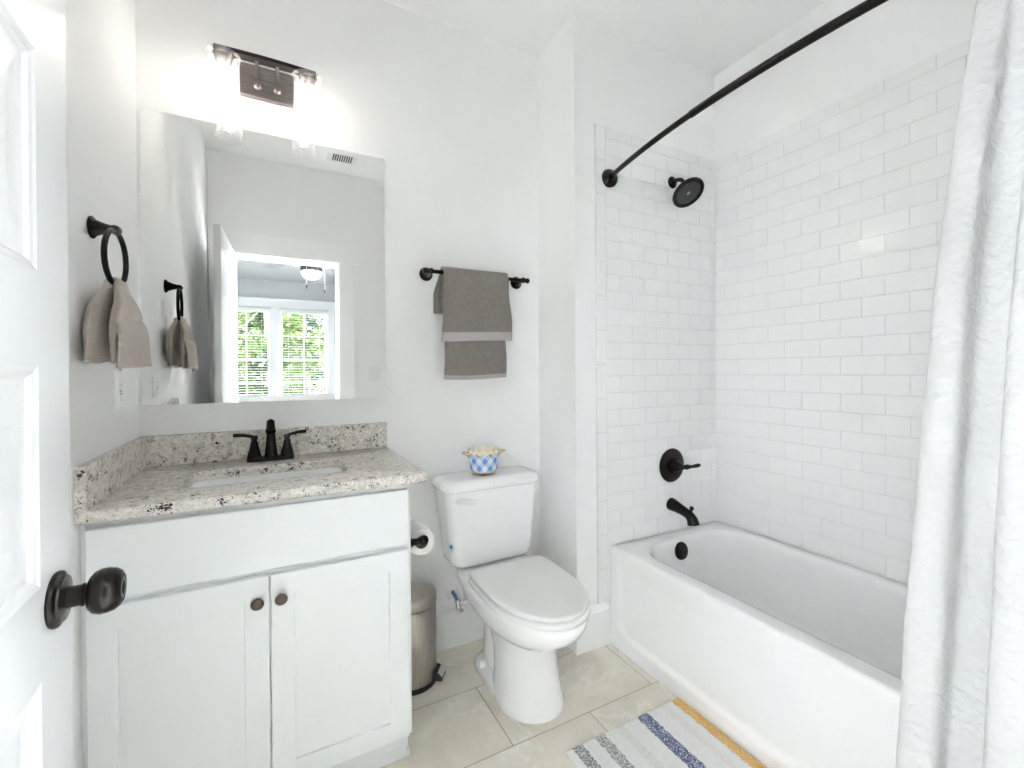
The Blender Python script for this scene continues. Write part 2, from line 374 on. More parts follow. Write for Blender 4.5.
# ------------------------------------------------------------------ door leaf (open against the left wall)
L0=Vector((0.1715,-1.800,0)); Ld=Vector((-0.0285,0.7500,0)); LW=Ld.length; Ld.normalize(); Ln=Vector((Ld.y,-Ld.x,0))
def dp(a,n,z): return tuple(L0+Ld*a+Ln*n+Vector((0,0,z)))         # a along the leaf from the hinge, n out of the visible face
TH=0.035
door=thing('door_1',dp(0,-TH/2,0),'white five-panel interior door standing open in the left foreground','door',kind='structure')
def doorleaf():
    b=MB(); z0,z1=0.01,2.038; st=0.105
    pans=[(0.205,0.47),(0.585,0.85),(0.965,1.23),(1.345,1.61),(1.727,1.936)]
    zs=[z0]+[z for p in pans for z in p]+[z1]
    for side in (0,1):
        sg=1 if side==0 else -1; base=0 if side==0 else -TH
        def q(a,n,z): return dp(a,base+sg*n,z)
        def quad(p): b.add(p,[(0,1,2,3)])
        quad([q(0,0,z0),q(st,0,z0),q(st,0,z1),q(0,0,z1)]); quad([q(LW-st,0,z0),q(LW,0,z0),q(LW,0,z1),q(LW-st,0,z1)])
        for i in range(0,len(zs),2): quad([q(st,0,zs[i]),q(LW-st,0,zs[i]),q(LW-st,0,zs[i+1]),q(st,0,zs[i+1])])
        for (pa,pb) in pans:
            # sticking: ovolo step down to the recess, flat margin, bevel up to the raised field
            steps=[(0,0),(0.004,-0.002),(0.010,-0.0035),(0.014,-0.0075),(0.020,-0.0085),(0.030,-0.0085),(0.066,-0.0035),(0.067,-0.003)]
            R=[]
            for ins,n in steps:
                R.append([q(st+ins,n,pa+ins),q(LW-st-ins,n,pa+ins),q(LW-st-ins,n,pb-ins),q(st+ins,n,pb-ins)])
            b.rings(R,0,False,True)
    for a in (0,LW): b.add([dp(a,0,z0),dp(a,-TH,z0),dp(a,-TH,z1),dp(a,0,z1)],[(0,1,2,3)])
    for z in (z0,z1): b.add([dp(0,0,z),dp(LW,0,z),dp(LW,-TH,z),dp(0,-TH,z)],[(0,1,2,3)])
    return b.build('leaf',M_door,door,smooth=0)
doorleaf()
def doorknob(side):
    sg=1 if side==0 else -1; base=0 if side==0 else -TH
    org=dp(LW-0.062,base,0.931); ax=Ln*sg
    b=MB(); b.lathe([(0.0340,0),(0.0352,0.003),(0.0342,0.006),(0.029,0.0085),(0.028,0.011),(0.016,0.0125),(0.0135,0.014)],org,ax,40)
    k=b.build('door_knob',M_bronze,door,smooth=40); k['label']='dark bronze round door knob'
    b=MB(); b.lathe([(0.0135,0.012),(0.013,0.026),(0.0145,0.027),(0.0145,0.029),(0.0115,0.030),(0.0115,0.036)],org,ax,32)
    b.build('neck',M_bronze,k,smooth=30)
    b=MB(); b.lathe([(r*1.07,(z-0.041)*1.05+0.032) for r,z in [(0.0115,0.041),(0.019,0.043),(0.0245,0.0475),(0.0268,0.054),(0.0268,0.0605),(0.025,0.068),(0.021,0.0735),(0.0165,0.0757),(0.0160,0.0745),(0.0140,0.0745),(0.0135,0.0757),(0.0085,0.0758),(0.008,0.0735),(0.0005,0.0733)]],org,ax,48)
    b.build('grip',M_bronze,k,smooth=50)
doorknob(0)
b=MB(); b.box(-0.0003,0.0012,-0.0125,0.0125,-0.028,0.028,M=Matrix.Translation(dp(LW,-TH/2,0.931))@Matrix(((Ld.x,Ln.x,0,0),(Ld.y,Ln.y,0,0),(0,0,1,0),(0,0,0,1)))); b.build('latch_plate',M_bronze,door)
for hz in (0.25,1.03,1.80):
    b=MB(); b.lathe([(0.006,-0.045),(0.0065,-0.043),(0.0065,0.043),(0.006,0.045)],dp(-0.006,-TH-0.004,hz),(0,0,1),12); b.build('hinge',M_bronze,door)

# ------------------------------------------------------------------ vanity
V0,V1,VF=0.012,0.766,-0.54
van=thing('vanity_cabinet',(0.39,-0.27,0),'white shaker bathroom vanity cabinet under the granite top','cabinet')
b=MB(); b.box(0.002,V1,-0.52,-0.003,0.105,0.8825,bev=0.001); b.box(0.002,V1-0.006,-0.462,-0.003,0.0,0.106); b.build('body',M_cab,van,smooth=0)
def shaker(name,x0,x1,z0,z1,rail,knob=None):
    b=MB(); yb,yf=-0.5205,VF
    R=[[(x0,yb,z0),(x1,yb,z0),(x1,yb,z1),(x0,yb,z1)],[(x0,yf+0.0015,z0),(x1,yf+0.0015,z0),(x1,yf+0.0015,z1),(x0,yf+0.0015,z1)]]
    def ring(i,y): return [(x0+i,y,z0+i),(x1-i,y,z0+i),(x1-i,y,z1-i),(x0+i,y,z1-i)]
    R.append(ring(0.0015,yf))
    if rail: R+= [ring(rail,yf),ring(rail+0.0015,yf+0.0065)]
    b.rings(R); o=b.build(name,M_cab,van,smooth=0)
    if knob:
        k=MB().lathe([(0.0075,0),(0.0075,0.002),(0.0052,0.004),(0.005,0.013),(0.010,0.016),(0.0148,0.0195),(0.0155,0.022),(0.0135,0.0255),(0.007,0.028),(0.0005,0.0285)],(knob[0],yf,knob[1]),(0,-1,0),28).build('knob',M_knob,o,smooth=50)
        k['label']='dark bronze mushroom knob'
    return o
shaker('drawer_front',0.0135,0.753,0.6975,0.864,0)
shaker('door',0.0135,0.3805,0.112,0.6815,0.056,(0.354,0.622))
shaker('door',0.3845,0.753,0.112,0.6815,0.056,(0.409,0.622))
b=MB(); R=[]
prof=[(0,0),(0.016,0),(0.016,0.012),(0.008,0.03),(0.006,0.09),(0,0.09)]
b.rings([[(x,-0.462-d,z) for d,z in prof] for x in (0.002,V1)])
b.box(V1-0.075,V1-0.006,-0.470,-0.462,0.02,0.105)
b.rings([[(V1-0.006+d*0.8,y,z) for d,z in prof[:4]]+[(V1-0.006,y,0.03)] for y in (-0.478,-0.27)])
b.build('base_molding',M_cab,van,smooth=25)
# filler strip at the left
b=MB().box(0.0015,0.011,-0.523,-0.5195,0.106,0.8825); b.build('filler_strip',M_cab,van,smooth=0)

# countertop with rectangular cut-out
SX0,SX1,SY0,SY1=0.175,0.602,-0.415,-0.183
CT,CB=0.912,0.883; CX1,CY0=0.807,-0.5594
top=thing('countertop',(0.40,-0.28,CB),'speckled granite vanity top with rectangular sink cut-out','countertop')
def counter():
    b=MB(); n=6
    inner=rrect((SX0+SX1)/2,(SY0+SY1)/2,(SX1-SX0)/2,(SY1-SY0)/2,0.035,0,n)
    # outer outline resampled to pair with inner points
    outer=[]
    cx,cy=(SX0+SX1)/2,(SY0+SY1)/2
    x0,x1,y0,y1=0.001,CX1,CY0,-0.001
    m=len(inner); cor=[(x1,y1),(x0,y1),(x0,y0),(x1,y0)]
    for i,(x,y,_) in enumerate(inner):
        q=i//(n+1); k=i%(n+1); c=cor[q]
        sx=1 if c[0]==x1 else -1; sy=1 if c[1]==y1 else -1
        if k==n//2: outer.append(c)
        else:
            before=(k<n//2)
            f=abs(k-n//2)/(n//2)
            # moving away from the corner along the side that comes first / second
            if q%2==0: d=('x' if not before else 'y')
            else: d=('y' if not before else 'x')
            if d=='x': outer.append((lerp(c[0],x,f),c[1]))
            else: outer.append((c[0],lerp(c[1],y,f)))
    def ring(P,z,ins=0): 
        o=[]
        for p in P:
            x,y=p[0],p[1]
            if ins:
                x=min(max(x,x0+ins),x1-ins); y=min(max(y,y0+ins),y1-ins)
            o.append((x,y,z))
        return o
    e=0.004
    R=[ring(inner,CB),ring(outer,CB,e),ring(outer,CB+e*0.4,e*0.35),ring(outer,CB+e),ring(outer,CT-e),ring(outer,CT-e*0.35,e*0.35),ring(outer,CT,e),ring([(lerp(cx,p[0],1.01),lerp(cy,p[1],1.015)) for p in inner],CT),ring(inner,CT-0.003),ring(inner,CB)]
    b.rings(R,0,False,False); return b.build('slab',M_granite,top,smooth=30)
counter()
MB().box(0.0225,0.805,-0.022,-0.001,CT,1.0135,bev=0.0018).build('backsplash',M_granite,top,smooth=0)
MB().box(0.001,0.0222,-0.5585,-0.001,CT,1.0135,bev=0.0018).build('side_splash',M_granite,top,smooth=0)

# sink (undermount)
sink=thing('undermount_sink',(0.39,-0.3,0.75),'white rectangular undermount sink basin in the granite top','sink')
def basin():
    b=MB(); cx,cy=(SX0+SX1)/2,(SY0+SY1)/2; hx,hy=(SX1-SX0)/2+0.006,(SY1-SY0)/2+0.006
    R=[rrect(cx,cy,hx+0.012,hy+0.012,0.045,CB-0.002),rrect(cx,cy,hx,hy,0.04,CB-0.002)]
    for t in (0.02,0.05,0.09,0.115): R.append(rrect(cx,cy,hx-0.012*t/0.09,hy-0.012*t/0.09,0.045,CB-t))
    R+= [rrect(cx,cy,hx-0.03,hy-0.03,0.05,CB-0.13),rrect(cx,cy,hx*0.5,hy*0.5,0.05,CB-0.137),rrect(cx,cy,0.023,0.023,0.0229,CB-0.14)]
    R2=[rrect(cx,cy,0.03,0.03,0.0299,CB-0.15),rrect(cx,cy,hx-0.02,hy-0.02,0.06,CB-0.145),rrect(cx,cy,hx+0.008,hy+0.008,0.05,CB-0.1),rrect(cx,cy,hx+0.012,hy+0.012,0.045,CB-0.012),R[0]]
    b.rings(R,0,False,True); b.rings(R2,0,True,False); b.build('bowl',M_porc,sink,smooth=50)
    MB().lathe([(0.0005,0),(0.014,0.001),(0.019,0.0035),(0.021,0.002),(0.021,-0.004)],(cx,cy,CB-0.139),(0,0,1),28).build('drain',M_bronze,sink)
basin()

# faucet
fx,fy=0.385,-0.083
fa=thing('basin_faucet',(fx,fy,CT),'dark bronze two-handle faucet on the granite top behind the sink','faucet')
b=MB(); R=[rrect(fx,fy,0.0755,0.0255,0.0254,CT),rrect(fx,fy,0.0755,0.0255,0.0254,CT+0.008),rrect(fx,fy,0.0725,0.0225,0.0224,CT+0.013),rrect(fx,fy,0.0700,0.020,0.0199,CT+0.0145)]
b.rings(R); b.build('base_plate',M_bronze,fa,smooth=40)
b=MB(); pts=[];rs=[]
for z,y,r in ((0.012,0,0.0215),(0.03,0,0.0195),(0.055,0,0.0168),(0.085,0,0.0142),(0.108,-0.001,0.013),(0.125,-0.008,0.0126),(0.1345,-0.022,0.0124),(0.137,-0.040,0.0122),(0.1335,-0.058,0.012),(0.126,-0.072,0.0118)):
    pts.append((fx,fy+y,CT+z)); rs.append(r)
b.tube(pts,rs,24); b.build('spout',M_bronze,fa,smooth=50)
b=MB(); d=Vector((0,-0.55,-0.83)); b.lathe([(0.0125,-0.014),(0.0132,0.0),(0.0150,0.016),(0.0165,0.022),(0.0165,0.025),(0.012,0.0255),(0.0115,0.02)],(fx,fy-0.066,CT+0.130),d,24); b.build('nozzle',M_bronze,fa,smooth=45)
for s in (-1,1):
    hx=fx+s*0.0515
    b=MB(); b.lathe([(0.023,0.010),(0.0225,0.018),(0.019,0.032),(0.0145,0.048),(0.0118,0.062),(0.0112,0.068),(0.009,0.070),(0.0082,0.074),(0.0105,0.077),(0.0110,0.085),(0.0090,0.090),(0.0005,0.0915)],(hx,fy,CT),(0,0,1),28); h=b.build('handle',M_bronze,fa,smooth=45)
    b=MB(); b.tube([(hx+s*0.004,fy,CT+0.0865),(hx+s*0.018,fy-0.002,CT+0.0895),(hx+s*0.032,fy-0.003,CT+0.0930),(hx+s*0.048,fy-0.003,CT+0.094),(hx+s*0.063,fy-0.003,CT+0.0945)],[0.0055,0.0058,0.006,0.0065,0.0062],14); b.build('lever',M_bronze,h,smooth=50)
MB().tube([(fx,fy+0.019,CT+0.012),(fx,fy+0.019,CT+0.05)],0.003,10).build('lift_rod',M_bronze,fa)

# mirror with bevelled edge
MX0,MX1,MZ0,MZ1=0.010,0.805,1.116,2.103
mir=thing('wall_mirror',((MX0+MX1)/2,0,MZ0),'large frameless mirror hanging on the wall above the vanity','mirror')
b=MB()
def mr(i,y): return [(MX0+i,y,MZ0+i),(MX1-i,y,MZ0+i),(MX1-i,y,MZ1-i),(MX0+i,y,MZ1-i)]
b.rings([mr(0,-0.0005),mr(0,-0.0045)],0,True,False); b.build('edge',M_medge,mir,smooth=0)
b=MB(); b.rings([mr(0,-0.0045),mr(0.022,-0.0066)],0,False,False); b.build('bevel',M_mirror,mir,smooth=0)
b=MB(); b.add(mr(0.022,-0.0066),[(0,1,2,3)]); b.build('glass',M_mirror,mir,smooth=0)

# ------------------------------------------------------------------ vanity light
vl=thing('vanity_light',(0.384,0,2.28),'two-lamp vanity light with seeded glass shades above the mirror','light')
MB().box(0.296,0.470,-0.022,-0.0005,2.222,2.336,bev=0.003).build('back_plate',M_nickel,vl,smooth=0)
def bary(x): t=(x-0.381)/0.165; return -0.126+0.008*t*t
BZ=2.290
xs=[0.383+0.155*(-1+2*i/24) for i in range(25)]
R=[]
for x in xs:
    y=bary(x); R.append([(x,y-0.017,BZ),(x,y+0.017,BZ),(x,y+0.017,BZ+0.013),(x,y-0.017,BZ+0.013)])
b=MB().rings(R); bar=b.build('arched_bar',M_bardark,vl,smooth=30); bar['label']='dark slim metal bar'
b=MB()
for x in (0.352,0.415): b.tube([(x,-0.02,BZ+0.003),(x,bary(x),BZ+0.003)],0.006,12)
b.build('bar_arm',M_nickel,vl)
for x in (0.352,0.415):
    MB().lathe([(0.006,0),(0.014,0.002),(0.0145,0.005),(0.009,0.008),(0.006,0.012),(0.0075,0.016),(0.006,0.021),(0.0005,0.0225)],(x,-0.022,2.262),(0,-1,0),20).build('finial',M_nickel,vl,smooth=45)
for x in (0.255,0.511):
    y=bary(x)
    so_=MB().lathe([(0.012,0.0),(0.028,-0.003),(0.031,-0.008),(0.028,-0.011),(0.024,-0.033),(0.020,-0.038),(0.018,-0.043),(0.0005,-0.0435)],(x,y,BZ),(0,0,1),28).build('socket',M_nickel,vl,smooth=40)
    pr_=[(0.034,-0.008),(0.050,-0.009),(0.0525,-0.014),(0.046,-0.021),(0.0415,-0.028),(0.0405,-0.045),(0.0412,-0.08),(0.0430,-0.12),(0.0455,-0.16),(0.0475,-0.183),(0.0475,-0.186),(0.0458,-0.184),(0.0440,-0.16),(0.0418,-0.12),(0.0400,-0.08),(0.0393,-0.045),(0.0403,-0.029),(0.0445,-0.0225),(0.034,-0.011)]
    sh=MB().lathe(pr_,(x,y,BZ),(0,0,1),40,cap0=False,cap1=False).build('shade',M_shade,vl,smooth=60)
    sh['label']='clear seeded glass shade'
    MB().lathe([(0.0125,0),(0.0135,-0.008),(0.0165,-0.022),(0.0198,-0.038),(0.0205,-0.050),(0.0185,-0.063),(0.0125,-0.074),(0.005,-0.079),(0.0005,-0.080)],(x,y,BZ-0.042),(0,0,1),28).build('bulb',M_bulb,so_,smooth=60)

# ------------------------------------------------------------------ left wall: towel ring, hand towel, outlet
ry,rz,rx=-0.440,1.507,0.049
tr=thing('towel_ring',(0,-0.432,1.583),'dark bronze towel ring on the left wall','towel ring')
MB().lathe([(0.027,0),(0.0275,0.004),(0.024,0.0075),(0.0205,0.010),(0.0165,0.018),(0.012,0.030),(0.0095,0.04)],(0.0005,-0.432,1.583),(1,0,0),32).build('mount',M_bronze,tr,smooth=45)
b=MB(); b.tube([(0.036,-0.432,1.583),(0.044,-0.433,1.582),(rx,-0.436,1.581)],[0.0095,0.0095,0.010],14); b.lathe([(0.0005,-0.017),(0.009,-0.015),(0.0115,-0.006),(0.0115,0.006),(0.009,0.015),(0.0005,0.017)],(rx,-0.436,1.581),(0,1,0),18); b.build('post',M_bronze,tr,smooth=50)
RR=0.068
b=MB(); b.tube([(rx+0.004*sin(a),ry+RR*1.05*sin(a),rz+RR*cos(a)+0.002) for a in [2*pi*i/48 for i in range(48)]],0.0062,12,closed=True); b.build('ring',M_bronze,tr,smooth=60)

def hang_towel():
    """waffle towel pulled through the ring: wall-side lobe and room-side lobe, both flaring to the hem"""
    b=MB(); zt=rz-RR+0.012
    def prof(t):                                  # half width along y
        return lerp(0.034,0.122,sstep(0.0,0.7,t)**0.8)
    def lobe(sgn,drop,depth,yshift,ph,wd=1.0):
        n=26; R=[]
        for i in range(n+1):
            t=i/n; z=zt-drop*t; hw=lerp(0.040,prof(t),1)*lerp(1,wd,t); ring=[]
            off=sgn*(0.009+depth*sstep(0,0.35,t)); th=0.010+0.007*sin(pi*min(1,t*1.1))
            for j in range(40):
                a=2*pi*j/40; c=cos(a); s_=sin(a)
                yy=ry+yshift*t+hw*(abs(c)**0.75)*(1 if c>0 else -1)
                rip=0.005*sin(3.2*c*2+ph+1.4*t)*sstep(0.02,0.4,t)
                xx=rx+off+rip+th*(abs(s_)**0.8)*(1 if s_>0 else -1)*(0.75+0.25*(1-c*c))
                xx=max(xx,0.006)
                ring.append((xx,yy,z+0.006*c*sin(ph+2)*t+0.004*sin(5*c+ph)*t*t))
            R.append(ring)
        b.rings(R)
    lobe(-1,0.200,0.013,-0.020,0.4); lobe(1,0.205,0.015,-0.012,2.2,0.86)
    # saddle over the ring
    R=[]
    for i in range(13):
        a=pi*i/12; ring=[]
        for j in range(16):
            q=2*pi*j/16; rr=0.0115+0.004*sin(q); ring.append((rx+cos(a)*rr*1.05,ry+0.027*cos(q),zt-0.008+sin(a)*rr*1.2))
        R.append(ring)
    b.rings(R,0,True,True)
    o=b.build('hand_towel',M_waffle,None,loc=(rx,ry,zt),smooth=60)
    tag(o,'beige waffle hand towel pulled through the ring on the left wall','towel')
    # folded-over pocket on the room-side lobe
    p=MB(); 
    def pf(u,v):
        c=-1+2*u; t=v; z=zt-lerp(0.098,0.213,t); x=rx+0.053+0.006*sin(3*c+1.0)+0.005*sin(2.2*c+0.3)*t-0.008*abs(c)**3-0.010*(1-t)**6
        return (x,ry-0.010+c*(0.109+0.006*t),z+0.005*c)
    p.grid(pf,24,14); k=p.build('folded_hem',M_waffle,o,smooth=60); mods(k,0,0.006,-1)
    MB().tube([(rx+0.03,ry-0.10,zt-0.20),(rx+0.032,ry-0.105,zt-0.216),(rx+0.03,ry-0.098,zt-0.222),(rx+0.028,ry-0.092,zt-0.204)],0.0028,8).build('hanging_loop',M_waffle,o)
hang_towel()

def outlet(y,z):
    t=thing('wall_outlet',(0,y,z),'white receptacle plate on the left wall below the beige hand towel','outlet')
    MB().box(0.0004,0.006,y-0.035,y+0.035,z-0.06,z+0.06,bev=0.002).build('plate',M_plastic,t,smooth=0)
    r=MB().box(0.006,0.0085,y-0.0168,y+0.0168,z-0.034,z+0.034,bev=0.0008).build('receptacle',M_plastic,t,smooth=0)
    b=MB()
    for zz in (0.021,-0.021):
        for d in (-0.0062,0.0062): b.box(0.0083,0.0088,y+d-0.0011,y+d+0.0011,z+zz-0.0045,z+zz+0.0045)
        b.lathe([(0.0024,0),(0.0024,0.0005)],(0.0083,y,z+zz-0.010*(1 if zz>0 else -1)),(1,0,0),12)
    b.box(0.0083,0.0092,y-0.008,y+0.008,z+0.001,z+0.006); b.box(0.0083,0.0092,y-0.008,y+0.008,z-0.006,z-0.001)
    b.build('slots',varied('outlet_slots',(0.30,0.30,0.30),0.5),r,smooth=0)
outlet(-0.235,1.168)

# ------------------------------------------------------------------ towel bar + towels on the back wall
by,bz=-0.07,1.643
tb=thing('towel_bar',(1.21,0,bz),'dark bronze towel bar on the back wall above the toilet','towel bar')
MB().tube([(0.980,by,bz),(1.428,by,bz)],0.0085,16).build('bar',M_bronze,tb)
for x,s in ((0.980,-1),(1.422,1)):
    m=MB().lathe([(0.0285,0.0005),(0.0295,0.004),(0.026,0.008),(0.021,0.011),(0.016,0.022),(0.0115,0.040),(0.0105,0.060),(0.0125,0.068),(0.0125,0.078),(0.006,0.082),(0.0005,0.083)],(x,0,bz),(0,-1,0),30).build('mount',M_bronze,tb,smooth=45)
    MB().lathe([(0.009,0),(0.0115,0.006),(0.0085,0.012),(0.012,0.017),(0.0125,0.023),(0.008,0.029),(0.0005,0.030)],(x+s*0.004,by,bz),(s,0,0),20).build('finial',M_bronze,m,smooth=45)
def bar_towel(name,x0,x1,zf,zb,rad,label,xb0=None,xb1=None,ph=0.0,band=0.036):
    """sheet draped over the bar: u across, v from back hem over the bar to front hem"""
    b=MB(); up_=bz-zb; dn=bz-zf; arc=pi*rad; tot=up_+arc+dn; nu,nv=30,110
    vb0=tot-0.058; vb1=tot-0.034                                   # woven band near the front hem
    def fn(u,v,off=0.0):
        s_=v*tot; xa=lerp(x0,x1,u)
        if s_<up_:
            y=by+rad; z=zb+s_; t=(up_-s_)/max(up_,1e-6); x=lerp(xa,lerp(xb0 if xb0 else x0,xb1 if xb1 else x1,u),min(1,t*2)); y-=-0.006*sin(6*u+ph)*t
            y=min(y,-0.008)
        elif s_<up_+arc:
            a=(s_-up_)/rad; y=by+rad*cos(a); z=bz+rad*sin(a); x=xa
        else:
            d=s_-up_-arc; t=d/dn; z=bz-d; y=by-rad-0.010*t-0.005*sin(5.2*u+ph)*t-0.004*sin(11*u+ph*2)*t
            x=xa+0.012*t*(2*u-1)+0.003*sin(9*t+ph)
            z-=0.006*sin(3*u+ph)*t
        return (x,y,z)
    R=[[fn(i/nu,j/nv) for i in range(nu+1)] for j in range(nv+1)]
    vs=[p for r in R for p in r]; fs=[]; mi=[]
    for j in range(nv):
        sm=(j+0.5)/nv*tot
        for i in range(nu):
            fs.append((j*(nu+1)+i,j*(nu+1)+i+1,(j+1)*(nu+1)+i+1,(j+1)*(nu+1)+i)); mi.append(1 if sm>tot-band else 0)
    b.add(vs,fs); b.m=mi
    o=b.build(name,[M_towel,M_band],None,loc=((x0+x1)/2,by,bz),smooth=60); mods(o,0,0.007,1)
    return tag(o,label,'towel')
bar_towel('bath_towel',1.038,1.312,1.192,1.475,0.0095,'longer grey towel hanging lowest under the front towel on the bar',1.012,1.29,0.6,0.019)
bar_towel('hand_towel',1.028,1.333,1.352,1.470,0.0185,'shorter grey hand towel with pale band draped in front on the bar',1.000,1.31,2.0)

# ------------------------------------------------------------------ toilet
TX=1.222
to=thing('toilet',(TX,-0.2,0),'white two-piece toilet with closed lid beside the bathtub','toilet')
def egg(z,yb,yf,hw,sq=0.62,n=48,x=TX,bk=0.5):
    """outline with a blunt back (bk: relative back width) and round front"""
    P=[]; cy=lerp(yb,yf,sq*0.72)
    for j in range(n):
        a=2*pi*j/n; c=cos(a); s_=sin(a)
        if s_<=0: P.append((x+hw*c,cy+(cy-yf)*s_,z))
        else:
            e=bk; P.append((x+hw*(abs(c)**e)*(1 if c>0 else -1)*1.0,cy+(yb-cy)*(s_**(e)),z))
    return P
b=MB()
# bowl
b.rings([egg(0.235,-0.20,-0.55,0.085,0.7,bk=0.9),egg(0.262,-0.185,-0.585,0.118,0.68,bk=0.85),egg(0.29,-0.165,-0.633,0.144,0.66,bk=0.75),egg(0.32,-0.13,-0.682,0.164,0.65,bk=0.62),egg(0.35,-0.09,-0.717,0.174,0.64,bk=0.62),egg(0.378,-0.06,-0.737,0.180,0.64,bk=0.58),egg(0.395,-0.055,-0.742,0.181,0.64,bk=0.56),egg(0.403,-0.058,-0.738,0.177,0.64,bk=0.56),egg(0.406,-0.065,-0.73,0.169,0.64,bk=0.56)])
# front pedestal
P=[]
for z,yb,yf,hw in ((0.0,-0.27,-0.588,0.124),(0.012,-0.27,-0.588,0.124),(0.03,-0.275,-0.583,0.120),(0.10,-0.285,-0.572,0.112),(0.18,-0.28,-0.566,0.108),(0.24,-0.25,-0.572,0.112),(0.275,-0.24,-0.592,0.122),(0.31,-0.2,-0.62,0.14)):
    P.append(egg(z,yb,yf+0.016,hw,0.75,bk=0.75,x=TX+0.014*(1-z/0.31)))
b.rings(P)
# trapway and foot
b.rings([egg(z,-0.13,-0.42,hw,0.6,bk=0.8,x=TX+0.008) for z,hw in ((0.0,0.088),(0.05,0.080),(0.14,0.075),(0.24,0.078),(0.33,0.09))])
b.rings([rrect(TX+0.008,-0.30,0.115,0.175,0.085,0.0),rrect(TX+0.008,-0.30,0.115,0.175,0.085,0.018),rrect(TX+0.008,-0.30,0.108,0.168,0.08,0.032),rrect(TX+0.008,-0.30,0.085,0.15,0.07,0.042)])
o=b.build('bowl',M_porc,to,smooth=60)
# tank
b=MB(); ty=-0.112
lv=[(0.420,0.165,0.070,0.03),(0.424,0.185,0.080,0.04),(0.436,0.1965,0.0855,0.045),(0.46,0.2005,0.0885,0.045),(0.58,0.213,0.092,0.045),(0.70,0.2245,0.095,0.045),(0.742,0.228,0.0955,0.045)]
b.rings([rrect(TX-0.010,ty,hx-0.014,hy,r,z,10) for z,hx,hy,r in lv]); b.build('tank',M_porc,to,smooth=50)
b=MB(); lv=[(0.735,0.232,0.1,0.055),(0.739,0.2405,0.106,0.06),(0.75,0.2435,0.108,0.062),(0.762,0.242,0.107,0.06),(0.772,0.235,0.101,0.056),(0.777,0.222,0.09,0.05),(0.779,0.2,0.07,0.045)]
b.rings([rrect(TX-0.010,ty,hx-0.014,hy,r,z,10) for z,hx,hy,r in lv]); b.build('tank_lid',M_porc,to,smooth=60)
# seat and lid
def eggring(mats,name,z0,z1,ins0,yb,yf,hw,hole=True,dome=0):
    b=MB(); r=min(0.006,(z1-z0)*0.45)
    R=[egg(z0,yb,yf+r,hw-r,0.62,60,bk=0.22),egg(z0+r*0.6,yb,yf,hw,0.62,60,bk=0.22),egg(z1-r,yb,yf,hw,0.62,60,bk=0.22),egg(z1-r*0.3,yb-r*0.5,yf+r*0.5,hw-r*0.5,0.62,60,bk=0.22),egg(z1,yb-r,yf+r*1.8,hw-r*1.6,0.62,60,bk=0.22)]
    if dome: R+= [egg(z1+dome*0.6,yb-0.03,yf+0.05,hw-0.045,0.62,60,bk=0.35),egg(z1+dome,yb-0.10,yf+0.15,hw-0.11,0.62,60,bk=0.5)]
    b.rings(R); return b.build(name,mats,to,smooth=60)
eggring(M_seat,'seat',0.408,0.425,0,-0.262,-0.738,0.178)
eggring(M_seat,'lid',0.4285,0.447,0,-0.262,-0.731,0.173,dome=0.003)
for s in (-1,1):
    MB().box(TX+s*0.078-0.022,TX+s*0.078+0.022,-0.262,-0.232,0.405,0.436,bev=0.006).build('hinge_cap',M_seat,to,smooth=50)
    MB().lathe([(0.016,0.03),(0.0165,0.045),(0.013,0.056),(0.0005,0.060)],(TX+0.008+s*0.096,-0.235,0),(0,0,1),18).build('bolt_cap',M_porc,to,smooth=50)
b=MB(); b.lathe([(0.014,0),(0.016,0.004),(0.012,0.008),(0.0085,0.010),(0.0085,0.018)],(TX-0.178,-0.2060,0.702),(0,-1,0),20)
b.tube([(TX-0.188,-0.227,0.702),(TX-0.170,-0.228,0.705),(TX-0.145,-0.2275,0.701),(TX-0.112,-0.226,0.697)],[0.009,0.0135,0.0125,0.0085],14)
b.build('flush_lever',M_plastic,to,smooth=50)
b=MB(); Mx=Matrix.Translation((TX-0.010-0.1435-0.0480*0.93,-0.158-0.0480*0.36,0.512))@Matrix.Rotation(radians(-69),4,'Z')@Matrix.Rotation(radians(-3),4,'X')
b.lathe([(0.0185,0),(0.0185,0.0012)],(0,0,0),(0,-1,0),24,0); b.lathe([(0.0085,0.0012),(0.0085,0.0016)],(0,0,0.001),(0,-1,0),18,1); b.lathe([(0.0045,0.0016),(0.0045,0.0019)],(0.002,0,-0.001),(0,-1,0),12,2)
b.v=[tuple(Mx@Vector(v)) for v in b.v]
st=b.build('sticker',[varied('pale_blue_print',lin((206,220,228)),0.5),varied('teal_print',lin((96,160,168)),0.5),varied('navy_print',lin((40,72,110)),0.5)],to,smooth=0); st['label']='small round pale blue sticker'

# water supply stop valve and hose
sv=thing('supply_valve',(1.085,0,0.22),'water supply valve and white hose on the wall left of the toilet','valve')
MB().lathe([(0.0335,0.0005),(0.034,0.003),(0.028,0.008),(0.012,0.011),(0.0085,0.012)],(1.088,0,0.245),(0,-1,0),28).build('escutcheon',M_plastic,sv,smooth=45)
MB().tube([(1.088,-0.01,0.245),(1.089,-0.035,0.240),(1.092,-0.058,0.224)],0.0075,12).build('stub_pipe',varied('blue_pipe',lin((70,104,150)),0.4),sv,smooth=50)
b=MB(); b.tube([(1.092,-0.055,0.226),(1.096,-0.064,0.205),(1.098,-0.068,0.185)],[0.011,0.0125,0.010],14); b.lathe([(0.005,0),(0.0145,0.004),(0.0145,0.010),(0.006,0.014),(0.0005,0.0145)],(1.098,-0.075,0.192),(0.2,-1,-0.1),14,sx=1,sy=0.55); b.lathe([(0.0085,0),(0.0085,0.022),(0.0065,0.025)],(1.106,-0.062,0.205),(0.2,0,1),12); b.build('valve',M_chrome,sv,smooth=45)
